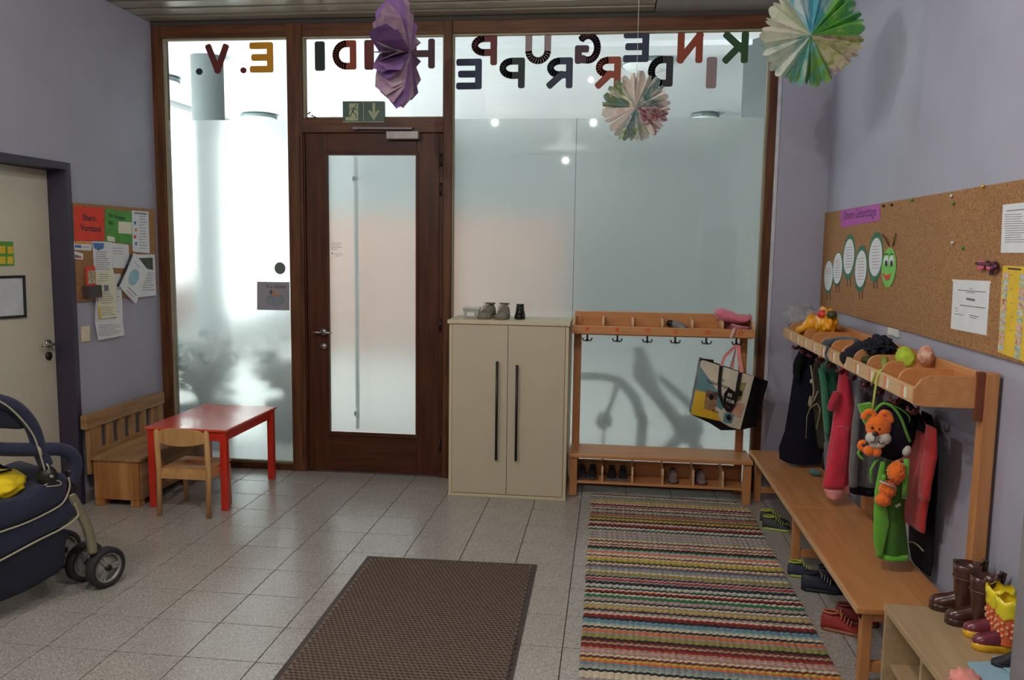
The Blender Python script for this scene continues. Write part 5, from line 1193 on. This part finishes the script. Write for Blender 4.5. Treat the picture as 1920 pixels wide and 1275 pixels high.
g = thing('wall_socket', at(1677, 636, 'x', XR), 'white wall socket just above the long coat rack', 'socket')
q = at(1664, 627, 'x', XR); q1 = at(1690, 643, 'x', XR); cyy = (q.y + q1.y) / 2
MB().box(XR - .010, XR - .0005, cyy - .075, cyy + .075, 1.245, 1.283, .002).build('cover_plate', m_white, g)
MB().box(XR - .014, XR - .010, cyy - .02, cyy + .02, 1.25, 1.278, .001).build('insert', m_white, g)

# ------------------------------------------------------------------ clothes on the long rack
def garment(rows, ax, val, th, m, name, parent, seed=0, folds=5, amp=.10, n=40, sub=3):
    # rows: (py, pxL, pxR) down the garment, laid on the plane ax=val; an elliptical padded tube with running folds
    K = []
    for i in range(len(rows) - 1):
        for k in range(sub): K.append([rows[i][j] + (rows[i + 1][j] - rows[i][j]) * k / sub for j in range(3)])
    K.append(list(rows[-1])); rings = []
    for i, (py, l, r) in enumerate(K):
        L_ = at(l, py, ax, val); R2 = at(r, py, ax, val); z = (L_.z + R2.z) / 2; L_.z = R2.z = z
        c = (L_ + R2) / 2; h = (R2 - L_) / 2; nrm = Vector((0, -1, 0)) if ax == 'y' else Vector((-1, 0, 0)); t = i / (len(K) - 1)
        ring = []
        for k in range(n):
            a = 2 * pi * k / n
            f = 1 + amp * sin(folds * a + seed + 1.3 * sin(t * 3 + seed)) * min(1, .3 + t) + .08 * noise.noise(Vector((cos(a) * 1.5 + seed, sin(a) * 1.5, t * 4)))
            ring.append(c + h * cos(a) * (1 + .05 * (f - 1) * 3) + nrm * th * sin(a) * f * (.45 + .55 * min(1, t * 3)))
        rings.append(ring)
    return MB().loft(rings).build(name, m, parent)
def fab(name, c, **k): return mat(name, c, .9, var=.12, scale=18, bump=.5, bscale=160, sheen=.25 if sum(c) > 200 else 0, spec=.5 if sum(c) > 200 else .2, **k)
def hang_loop(g, px, py, ax, val, m):
    a = at(px, py, ax, val); hook = min(HY, key=lambda y: abs(y - a.y)); MB().tube([a, Vector((LX + .03, hook, 1.085))], .006, 6).build('hanger_loop', m, g)
m_navy = fab('navy_cloth', (20, 20, 34)); m_blackc = fab('black_cloth', (16, 16, 20))
g = thing('winter_coat', at(1500, 870, 'y', -.5), 'long black winter coat hanging at the far end of the rack', 'coat')
garment([(652, 1500, 1530), (672, 1492, 1534), (700, 1489, 1536), (760, 1480, 1540), (810, 1472, 1541), (842, 1461, 1541), (862, 1462, 1541), (866, 1470, 1538)], 'y', -.5, .075, m_navy, 'coat_body', g, 1, 4)
garment([(668, 1492, 1508), (684, 1487, 1506), (700, 1487, 1502), (712, 1490, 1500)], 'y', -.585, .03, m_blackc, 'hood', g, 4, 3)
garment([(690, 1522, 1545), (760, 1526, 1548), (820, 1528, 1552), (845, 1532, 1550)], 'y', -.58, .03, m_blackc, 'sleeve', g, 3, 3)
MB().box(*[v for v in (at(1519, 712, 'y', -.60).x, at(1524, 712, 'y', -.60).x, -.602, -.600, at(1519, 718, 'y', -.6).z, at(1519, 711, 'y', -.6).z)]).build('label', m_papery, g)
g = thing('drawstring_bag', at(1532, 840, 'y', -.72), 'dark olive drawstring bag with pale cords beside the black coat', 'bag')
garment([(672, 1528, 1540), (700, 1522, 1552), (760, 1524, 1556), (810, 1530, 1558), (840, 1534, 1556)], 'y', -.72, .035, fab('olive_dark', (58, 58, 46)), 'bag_body', g, 2)
m_cord = mat('cord_pale', (150, 140, 108), .8)
MB().tube([at(*q, 'y', -.78) for q in ((1520, 685), (1523, 705), (1526, 730), (1524, 750), (1518, 768))], .005, 6).tube([at(*q, 'y', -.78) for q in ((1534, 733), (1526, 752), (1519, 760))], .005, 6).tube([at(*q, 'y', -.78) for q in ((1520, 765), (1532, 756), (1538, 768), (1531, 805))], .004, 6).tube([at(*q, 'y', -.78) for q in ((1518, 768), (1513, 780), (1511, 822))], .0025, 6).build('cord', m_cord, g)
MB().ell(at(1520, 753, 'y', -.785), .014, .010, .035, 2, disp=.3).build('knot', m_cord, g)
g = thing('green_jacket', at(1548, 830, 'y', -.95), 'green children\'s jacket hanging behind the pink one', 'jacket')
garment([(662, 1545, 1560), (690, 1538, 1570), (740, 1540, 1574), (790, 1544, 1572), (830, 1548, 1570), (858, 1550, 1568)], 'y', -.95, .05, fab('jacket_green', (34, 96, 72)), 'jacket_body', g, 3)
garment([(692, 1534, 1546), (730, 1540, 1552), (790, 1545, 1556), (815, 1546, 1555)], 'y', -1.02, .022, fab('jacket_green_light', (44, 120, 84)), 'sleeve', g, 5)
garment([(830, 1545, 1562), (880, 1546, 1566)], 'y', -1.0, .03, fab('lining_grey', (104, 100, 106)), 'lining', g, 5)
o = MB().ell(at(1527, 886, 'z', .345) + Vector((0, 0, .002)), .03, .06, .010, 3, disp=.4, freq=2, seed=4).build('glove', fab('glove_teal', (52, 110, 100))); tag(o, 'small teal and black glove lying on the bench', 'glove')
m_pj = fab('pink_red', (206, 44, 66)); m_pj2 = fab('pink_red_dark', (176, 34, 54)); m_pc = fab('cuff_pink', (232, 152, 150))
g = thing('pink_jacket', at(1570, 920, 'y', -1.25), 'pinkish red fleece jacket with pale pink cuff on the rack', 'jacket')
garment([(672, 1577, 1586), (700, 1575, 1591), (722, 1571, 1596), (760, 1566, 1602), (810, 1559, 1600), (860, 1551, 1597), (905, 1546, 1592)], 'y', -1.25, .055, m_pj, 'jacket_body', g, 1, 4)
garment([(734, 1563, 1576), (748, 1556, 1574), (764, 1551, 1568), (770, 1553, 1566)], 'y', -1.31, .022, m_pj2, 'hood_tip', g, 3, 3)
garment([(800, 1568, 1592), (850, 1558, 1590), (890, 1546, 1586), (914, 1541, 1582)], 'y', -1.32, .035, m_pj, 'sleeve', g, 6, 3)
garment([(911, 1542, 1582), (922, 1546, 1580), (934, 1552, 1576)], 'y', -1.32, .033, m_pc, 'cuff', g, 6, 4)
garment([(905, 1581, 1592), (925, 1584, 1592)], 'y', -1.27, .02, m_pc, 'cuff', g, 6, 4)
m_gs = fab('grey_sweat', (92, 92, 94))
g = thing('grey_sweatshirt', at(1620, 920, 'y', -1.55), 'grey sweatshirt with black hem behind the dog backpack', 'sweatshirt')
garment([(706, 1618, 1645), (725, 1608, 1654), (770, 1603, 1656), (820, 1600, 1656), (870, 1597, 1655), (908, 1592, 1654)], 'y', -1.55, .06, m_gs, 'body', g, 2, 5)
garment([(904, 1593, 1654), (924, 1593, 1650)], 'y', -1.55, .06, m_blackc, 'hem_band', g, 2, 5)
garment([(730, 1606, 1618), (800, 1598, 1612), (880, 1592, 1608), (912, 1592, 1606)], 'y', -1.63, .03, m_gs, 'sleeve', g, 7, 3)
g = thing('child_trousers', at(1720, 1060, 'x', 1.49), 'black children\'s trousers hanging nearest the wall', 'trousers')
garment([(775, 1728, 1748), (830, 1722, 1758), (900, 1712, 1757), (980, 1704, 1752), (1040, 1703, 1748), (1062, 1708, 1746)], 'x', 1.505, .016, m_blackc, 'trouser_leg', g, 2, 4)
MB().tube([at(*q, 'x', 1.462) for q in ((1704, 1016), (1714, 1017), (1723, 1024), (1731, 1033))], .0032, 6).build('cord', m_cord, g)
m_rj = fab('jacket_red', (178, 34, 34))
g = thing('red_jacket', at(1710, 960, 'x', 1.43), 'red children\'s jacket with black hood behind the green bag', 'jacket')
garment([(768, 1702, 1716), (785, 1696, 1734), (815, 1694, 1752), (860, 1690, 1750), (910, 1682, 1742), (950, 1674, 1737), (972, 1672, 1735)], 'x', 1.452, .028, m_rj, 'jacket_body', g, 5, 5)
garment([(752, 1690, 1706), (770, 1688, 1722), (790, 1690, 1734), (800, 1700, 1736)], 'x', 1.43, .03, m_blackc, 'hood', g, 3, 4)
garment([(800, 1736, 1756), (850, 1734, 1755), (900, 1728, 1745), (935, 1725, 1740)], 'x', 1.418, .018, m_rj, 'sleeve', g, 1, 3)

# toy backpack: round dark cushion with a dog face, hung by lime cords
TY = -2.16
def ty(px, py, d=0): return at(px, py, 'y', TY - d)
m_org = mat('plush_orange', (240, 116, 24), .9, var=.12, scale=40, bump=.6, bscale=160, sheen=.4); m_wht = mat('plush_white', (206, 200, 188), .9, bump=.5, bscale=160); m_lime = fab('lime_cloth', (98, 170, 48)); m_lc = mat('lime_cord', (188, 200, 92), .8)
g = thing('dog_backpack', ty(1660, 860), 'dark round children\'s backpack with orange dog face', 'backpack')
MB().ell(ty(1674, 806), .088, .055, .126, 4, disp=.06, seed=3).build('pouch', fab('pouch_navy', (26, 24, 38)), g)
fc = ty(1645, 806, .058)
MB().ell(ty(1647, 800, .050), .050, .032, .052, 3).build('face', m_org, g)
MB().ell(ty(1636, 821, .062), .028, .024, .026, 3).ell(ty(1656, 822, .060), .032, .024, .028, 3).ell(ty(1645, 833, .056), .032, .022, .018, 3).build('muzzle', m_wht, g)
MB().ell(ty(1641.5, 813.5, .088), .013, .010, .010, 2).build('nose', mat('nose_brown', (52, 38, 34), .4), g)
for a in ((1635.5, 802), (1649, 804.5)): MB().ell(ty(*a, .080), .0052, .004, .0055, 2).build('eye', m_blk, g)
MB().tube([ty(1641, 819, .088), ty(1640, 828, .088), ty(1632, 829, .086)], .0018, 5).tube([ty(1646, 827, .088), ty(1652, 833, .088), ty(1658, 829, .086)], .0018, 5).build('smile', m_blk, g)
for pth in (((1641, 783), (1635, 773), (1625, 774), (1618, 786)), ((1650, 785), (1656, 774), (1666, 777), (1671, 793))):
    MB().tube(smooth_path([ty(*q, .05) for q in pth], 4), [.013] * 10 + [.014, .013, .010], 10).build('ear', m_org, g)
for a in ((1628.5, 845), (1643.5, 847)): MB().ell(ty(*a, .055), .020, .017, .022, 3).build('paw', m_org, g)
MB().tube(smooth_path([ty(1622, 845, .03), ty(1612, 838, .03), ty(1614, 830, .03), ty(1622, 829, .03)], 4), .010, 8).build('tail', m_org, g)
MB().ell(ty(1699, 844, .03), .020, .018, .026, 3).build('side_paw', m_wht, g)
MB().tube(smooth_path([ty(1640, 771, .05), ty(1655, 757, .05), ty(1674, 763, .06), ty(1690, 785, .065), ty(1701, 815, .05), ty(1706, 828, .04)], 5), .006, 8).tube(smooth_path([ty(1668, 758, .04), ty(1690, 768, .05), ty(1705, 782, .04), ty(1703, 796, .04)], 4), .004, 6).build('strap', m_lime, g)
MB().prism([ty(1611, 760, -.01), ty(1635, 756, -.01), ty(1640, 775, -.01), (ty(1626, 800, -.01)), ty(1621, 792, -.01)], (0, .03, 0)).build('green_flap', m_lime, g)
MB().tube([ty(1612, 842, .02), ty(1609, 850, .02), ty(1614, 858, .02), ty(1620, 862, .02)], .006, 6).build('lime_tag', m_lime, g)
rp = Vector((LX - .012, ty(1650, 690).y - .0, 1.178))
MB().tube([ty(1636, 770, .05), ty(1639, 745, .06), at(1645, 706, 'x', LX - .012), at(1650, 697, 'x', LX - .006), at(1656, 692, 'x', LX + .03)], .0045, 6).tube([at(1656, 692, 'x', LX + .03), at(1641, 696, 'x', LX - .010), at(1634, 722, 'x', LX - .012)], .004, 6).build('cord', m_lc, g)
g = thing('green_cloth_bag', ty(1670, 1049), 'lime green long cloth bag standing on bench below dog backpack', 'bag')
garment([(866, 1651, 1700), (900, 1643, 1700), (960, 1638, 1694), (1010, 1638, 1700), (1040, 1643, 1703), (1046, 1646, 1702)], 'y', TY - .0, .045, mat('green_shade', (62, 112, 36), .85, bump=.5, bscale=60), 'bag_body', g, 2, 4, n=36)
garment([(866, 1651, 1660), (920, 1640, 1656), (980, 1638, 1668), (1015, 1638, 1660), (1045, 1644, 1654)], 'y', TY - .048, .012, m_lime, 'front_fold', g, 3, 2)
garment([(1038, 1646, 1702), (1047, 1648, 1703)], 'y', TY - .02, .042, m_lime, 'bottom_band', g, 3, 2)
MB().tube([ty(1700, 860, .06), ty(1698, 900, .07), ty(1696, 934, .06)], .012, 8).build('strap', m_lime, g)
MB().tube([ty(1634, 905, .03), ty(1633, 880, .04), ty(1641, 866, .04), ty(1648, 862, .04)], .006, 8).build('strap', m_lime, g)
MB().tube([ty(1688, 945, .06), ty(1682, 948, .06), ty(1679, 950, .06)], .006, 6).build('strap_end', m_wht, g)
g = thing('orange_plush', ty(1668, 940, .08), 'furry orange plush toy hanging on the green cloth bag', 'plush toy')
MB().ell(ty(1681, 886, .075), .034, .026, .046, 4, disp=.25, freq=6, seed=1).build('head', m_org, g)
MB().ell(ty(1664, 918, .075), .032, .026, .036, 4, disp=.25, freq=6, seed=2).ell(ty(1656, 937, .078), .030, .026, .026, 4, disp=.25, freq=6, seed=5).build('body', m_org, g)
MB().tube([ty(1649, 902, .10), ty(1664, 908, .11), ty(1680, 916, .10)], .0045, 6).build('white_band', m_wht, g)
MB().ell(ty(1657, 896, .095), .010, .008, .016, 2).build('green_tag', m_lime, g)

# ------------------------------------------------------------------ things on the long rack's shelf
def pb(px, py, rx, ry, x=1.37, d=.6, **k):
    c = at(px, py, 'x', x); s = (c - CPOS).length / CF; return c, rx * s, ry * s
ZS = 1.1215
def blob(name, px, py, rx, ry, m, label, cat, seed, x=1.37, disp=.35, freq=2.4, dep=.8, part='body', sub=4, grp=None):
    c, a, b = pb(px, py, rx, ry, x); c.z = max(c.z, ZS + b * .9)
    g = thing(name, (c.x, c.y, c.z - b), label, cat, grp)
    mbb = MB().ell(c, a * dep, a, b, sub, disp=disp, freq=freq, seed=seed)
    for v in mbb.v:
        if v.z < ZS + .001: v.z = ZS + .001
        if v.x > 1.452 and v.z < 1.238: v.x = 1.452
        if v.x > XR - .018: v.x = XR - .018
    mbb.build(part, m, g); return g, c, a, b
def clear_plastic(name):
    m, nt, b = nm(name); L = nt.links
    t = nt.nodes.new('ShaderNodeBsdfTransparent'); b.inputs['Base Color'].default_value = rgb(214, 216, 216); b.inputs['Roughness'].default_value = .25
    n = nt.nodes.new('ShaderNodeTexNoise'); n.inputs['Scale'].default_value = 18; n.inputs['Distortion'].default_value = 1.5
    bp = nt.nodes.new('ShaderNodeBump'); bp.inputs['Strength'].default_value = .9; bp.inputs['Distance'].default_value = .02
    L.new(n.outputs[0], bp.inputs['Height']); L.new(bp.outputs[0], b.inputs['Normal'])
    mx = nt.nodes.new('ShaderNodeMixShader'); mx.inputs[0].default_value = .42; L.new(t.outputs[0], mx.inputs[1]); L.new(b.outputs[0], mx.inputs[2])
    L.new(mx.outputs[0], nt.nodes['Material Output'].inputs[0]); return m
blob('clear_bag', 1503, 597, 29, 25, clear_plastic('clear_plastic'), 'crumpled clear plastic bag at the far end of rack shelf', 'bag', 11, 1.36, .4, 2.0, 1.0, 'plastic_film')
g, c, a, b = blob('yellow_bag', 1548, 603, 34, 25, mat('yellow_plastic', (238, 164, 22), .35, var=.1, bump=.9, bscale=22), 'bright yellow printed plastic bag on the rack shelf', 'bag', 7, 1.35, .25, 2.6, .5, 'bag_body')
MB().tube([c + Vector((-.02, .13, -.0)), c + Vector((-.06, .17, -.045)), c + Vector((-.07, .2, -.06)), c + Vector((-.08, .24, -.075))], [.05, .03, .02, .03], 12).build('twisted_neck', mat('yellow_plastic', (238, 164, 22), .35), g)
for k, (q, mm) in enumerate([((.02, -.06, .05), mat('print_red', (208, 52, 40), .4)), ((.02, .02, .035), mat('print_black', (50, 36, 30), .4)), ((-.0, .075, .02), mat('print_red', (208, 52, 40), .4)), ((.03, -.11, .05), mat('print_olive', (70, 74, 44), .4))]):
    MB().ell(c + Vector((-.035 + .012 * k, q[1], q[2] - .003)), .028, .034, .022, 3, disp=.2, seed=k).build('print_patch', mm, g)
c, a, b = pb(1565, 648, 20, 7, 1.36)
g = thing('blue_grey_scarf', tuple(at(1580, 643, 'x', 1.34)), 'blue-grey scarf draped over the shelf rail', 'scarf')
MB().tube(smooth_path([at(1607, 640, 'x', 1.38), at(1585, 637, 'x', 1.36), at(1566, 641, 'x', 1.32), at(1552, 645, 'x', 1.28), at(1545, 650, 'x', 1.262)], 4), [.014] * 4 + [.018] * 4 + [.022] * 4 + [.026] * 4 + [.02], 10).build('scarf_roll', fab('scarf_blue', (62, 78, 90)), g)
MB().tube(smooth_path([at(1552, 650, 'x', 1.235), at(1548, 664, 'x', 1.232), at(1551, 676, 'x', 1.232), at(1547, 684, 'x', 1.232)], 4), .006, 8).build('hanging_end', fab('scarf_blue', (62, 78, 90)), g)
g, c, a, b = blob('furry_mitten', 1650, 650, 31, 17, mat('fur_black', (22, 24, 34), .95, var=.5, scale=70, bump=1, bscale=200), 'dark furry mittens heaped on the middle of the shelf', 'mittens', 5, 1.36, .5, 3.2, .7, 'fur', 5)
MB().tube(smooth_path([at(1622, 655, 'x', 1.33), at(1604, 662, 'x', 1.29), at(1592, 669, 'x', 1.26), at(1582, 672, 'x', 1.243)], 4), [.045] * 4 + [.04] * 4 + [.032] * 4 + [.02], 12).build('thumb_end', mat('fur_black', (22, 24, 34), .95), g)
MB().ell(at(1628, 676, 'x', 1.30), .03, .04, .02, 3, disp=.4, seed=3).build('lining', fab('olive_lining', (70, 74, 40)), g)
g, c, a, b = blob('lime_hat', 1697, 672, 24, 20, mat('hat_lime', (168, 190, 52), .85, var=.15, scale=30, bump=.8, bscale=80), 'lime green knitted hat on the shelf near the toy', 'hat', 9, 1.36, .15, 1.8, .6, 'crown')
MB().tube([c + Vector((-.06, .06, -.01)), c + Vector((-.07, .02, -.04)), c + Vector((-.06, -.04, -.045))], .014, 8).build('rolled_edge', mat('hat_olive', (140, 152, 60), .85), g)
g, c, a, b = blob('floral_hat', 1736, 667, 14, 17, mat('hat_floral', (222, 192, 160), .85, var=0, scale=38, c2=(196, 120, 100)), 'cream floral children\'s hat leaning on the rack back', 'hat', 2, 1.42, .15, 2.2, .9, 'crown')

# ------------------------------------------------------------------ shoes under the bench, boots on the unit
G2 = 'children\'s shoes on the floor under the bench'
LM = (170, 184, 60)
shoe('child_sneaker', (1.095, -.735, .0005), radians(-14), .175, 'nearer lime and grey sneaker by the rug\'s far right corner', (52, 56, 60), (168, 184, 84), LM, G2, .07, LM)
shoe('child_sneaker', (1.10, -.62, .0005), radians(-10), .175, 'farther lime and grey sneaker by the rug\'s far right corner', (52, 56, 60), (168, 184, 84), LM, G2, .07, LM)
shoe('child_sneaker', (1.095, -1.455, .0005), radians(-8), .17, 'lime and navy sneaker just behind the middle bench leg', (44, 48, 70), (150, 170, 80), LM, G2, .07, LM)
shoe('child_shoe', (1.125, -1.625, .0005), radians(-6), .20, 'dark navy shoe with pale dot under the middle of the bench', (34, 38, 54), (24, 26, 34), (150, 150, 146), G2, .085, (30, 32, 44))
shoe('child_shoe', (1.22, -1.535, .0005), radians(-4), .19, 'dark navy shoe deeper under the middle of the bench', (34, 38, 54), (24, 26, 34), (150, 150, 146), G2, .085, (30, 32, 44))
shoe('child_sandal', (1.118, -2.04, .0005), radians(-18), .185, 'red and tan leather shoe under the near bench end', (150, 44, 38), (150, 96, 66), (196, 132, 84), G2, .075, (188, 100, 72))
shoe('child_sandal', (1.20, -1.955, .0005), radians(-12), .185, 'second red leather shoe deeper under the near bench end', (120, 34, 32), (110, 70, 50), (160, 96, 64), G2, .075, (120, 50, 40))
def boot(name, heel, yaw, L, H, label, cup, csole, group, cshaft=None, ctop=None, rshaft=None, dots=None):
    c = cos(yaw); s = sin(yaw); heel = Vector(heel)
    def T(x, y, z): return heel + Vector((c * x - s * y, s * x + c * y, z))
    g = thing(name, tuple(heel), label, 'boot', group); w = L * .19; r = rshaft or L * .24
    def mm(k, col): return mat('%s_%s_%d_%d_%d' % ((name, k) + col), col, .25, var=.15, scale=20, coat=.3)
    prof = [(0, .0), (.03, .6), (.12, .86), (.3, .9), (.5, .84), (.7, 1.0), (.85, .94), (.95, .66), (1, .05)]
    ring = [(x * L, y * w) for x, y in prof] + [(x * L, -y * w) for x, y in prof[-2:0:-1]]
    MB().loft([[T(x, y, 0) for x, y in ring], [T(x, y * 1.05, .012) for x, y in ring], [T(x, y * 1.05, .024) for x, y in ring], [T(x * .98, y * .95, .025) for x, y in ring]]).build('sole', mm('sole', csole), g)
    rings = []
    for t, wd, hh in ((.02, .6, .40), (.1, .85, .42), (.3, .86, .42), (.45, .84, .38), (.6, .92, .30), (.75, .98, .25), (.88, .88, .20), (.96, .6, .15), (.995, .2, .09)):
        rings.append([T(t * L, w * wd * cos(pi * k / 13), .022 + (hh * L * .95) * max(0, sin(pi * k / 13)) ** .8) for k in range(14)])
    MB().loft(rings).build('foot', mm('up', cup), g)
    sh = []
    for t, q in ((.0, .92), (.25, .86), (.5, .9), (.8, 1.0), (1.0, 1.06)):
        z = .03 + t * (H - .03); sh.append([T(L * .26 + r * q * cos(2 * pi * k / 22) * 1.05, r * q * sin(2 * pi * k / 22), z + (.006 * cos(4 * pi * k / 22) if t == 1 else 0)) for k in range(22)])
    inner = [[T(L * .26 + r * .96 * cos(2 * pi * k / 22), r * .94 * sin(2 * pi * k / 22), H - d) for k in range(22)] for d in (0, .04)]
    so = MB().loft(sh + inner, cap=False).build('shaft', mm('shaft', cshaft or cup), g)
    MB().add(inner[1], [list(range(22))]).build('lining', mat('boot_lining', (20, 16, 16), .9), g)
    if ctop:
        MB().loft([[T(L * .26 + r * q * cos(2 * pi * k / 22), r * q * sin(2 * pi * k / 22), H + z + .006 * sin(k * 1.6)) for k in range(22)] for q, z in ((1.08, -.03), (1.16, -.02), (1.12, .0), (1.25, .012), (1.2, .03), (1.05, .03))], cap=False).build('cuff', mm('cuff', ctop), g)
    if dots:
        R = random.Random(3)
        for i in range(5):
            for k in range(8):
                a = 2 * pi * (k + .5 * (i % 2)) / 8; z = .06 + i * (H - .10) / 4.5; q = .885 + .03 * i
                e = T(L * .26 + r * q * cos(a) * 1.06, r * q * sin(a) * 1.03, z); MB().ell(e, .006, .006, .006, 1).build('dot', mm('dot', dots), so)
    return g, T, r
ZU = .3685; G3 = 'pairs of boots on the shoe unit'
BR = (70, 38, 28)
for (hl, yw, lb) in (((1.488, -2.66, ZU), radians(163), 'brown rubber boot nearer the long bench, of the brown pair'), ((1.500, -2.768, ZU), radians(167), 'brown rubber boot nearer the orange boots, of the brown pair')):
    g, T, r = boot('rubber_boot', hl, yw, .155, .185, lb, BR, (58, 34, 28), G3, rshaft=.043)
    MB().tube([T(-.005, 0, .150), T(-.014, 0, .178), T(-.018, 0, .200), T(-.008, 0, .205), T(-.002, 0, .185)], .007, 8).build('pull_tab', mat('boot_tab', (60, 36, 30), .5), g)
    MB().tube([T(.155 * .26 + .045 * cos(2 * pi * k / 20), .045 * sin(2 * pi * k / 20), .135) for k in range(20)], .003, 6, closed=True).build('strap', mat('boot_strap', (96, 58, 40), .35), g)
for (hl, yw, lb) in (((1.510, -2.850, ZU), radians(170), 'orange dotted rain boot farther back, yellow cuff'), ((1.502, -2.935, ZU), radians(174), 'orange dotted rain boot nearer the camera, purple toe')):
    g, T, r = boot('rain_boot', hl, yw, .140, .150, lb, (112, 48, 62), (226, 176, 36), G3, cshaft=(226, 106, 62), ctop=(232, 214, 40), rshaft=.036, dots=(232, 170, 130))
o = shoe('dark_shoe', (1.49, -3.035, ZU), radians(178), .115, 'dark blue-black small shoe below the orange boots', (38, 38, 48), (28, 28, 34), None, None, .06)
# pale blue papers, pink and violet clothing on the unit
m_pb = mat('pale_blue_paper', (150, 186, 202), .8, var=.02)
def onU(px, py, z=.3688): return at(px, py, 'z', z)
g = thing('blue_folder', tuple(onU(1860, 1262)), 'pale blue folded papers lying on the shoe unit', 'paper')
MB().prism([onU(1813, 1242), onU(1862, 1241), onU(1897, 1268), onU(1897, 1310), onU(1845, 1310)], (0, 0, .002)).build('lower_sheet', m_pb, g)
MB().prism([onU(1860, 1231, .373), onU(1903, 1232, .373), onU(1903, 1275, .373)], (0, 0, .002)).build('upper_sheet', m_pb, g)
g = thing('pink_hat', tuple(onU(1811, 1275)), 'pale pink crumpled cap at the bottom right of the picture', 'hat')
mbb = MB().ell(onU(1812, 1292) + Vector((0, 0, .022)), .042, .05, .032, 4, disp=.4, freq=2.5, seed=8)
for v in mbb.v: v.z = max(v.z, ZU + .003 if v.y > -3.5 else v.z)
mbb.build('cap_body', mat('cap_pink', (232, 152, 140), .85, var=.12, scale=30), g)
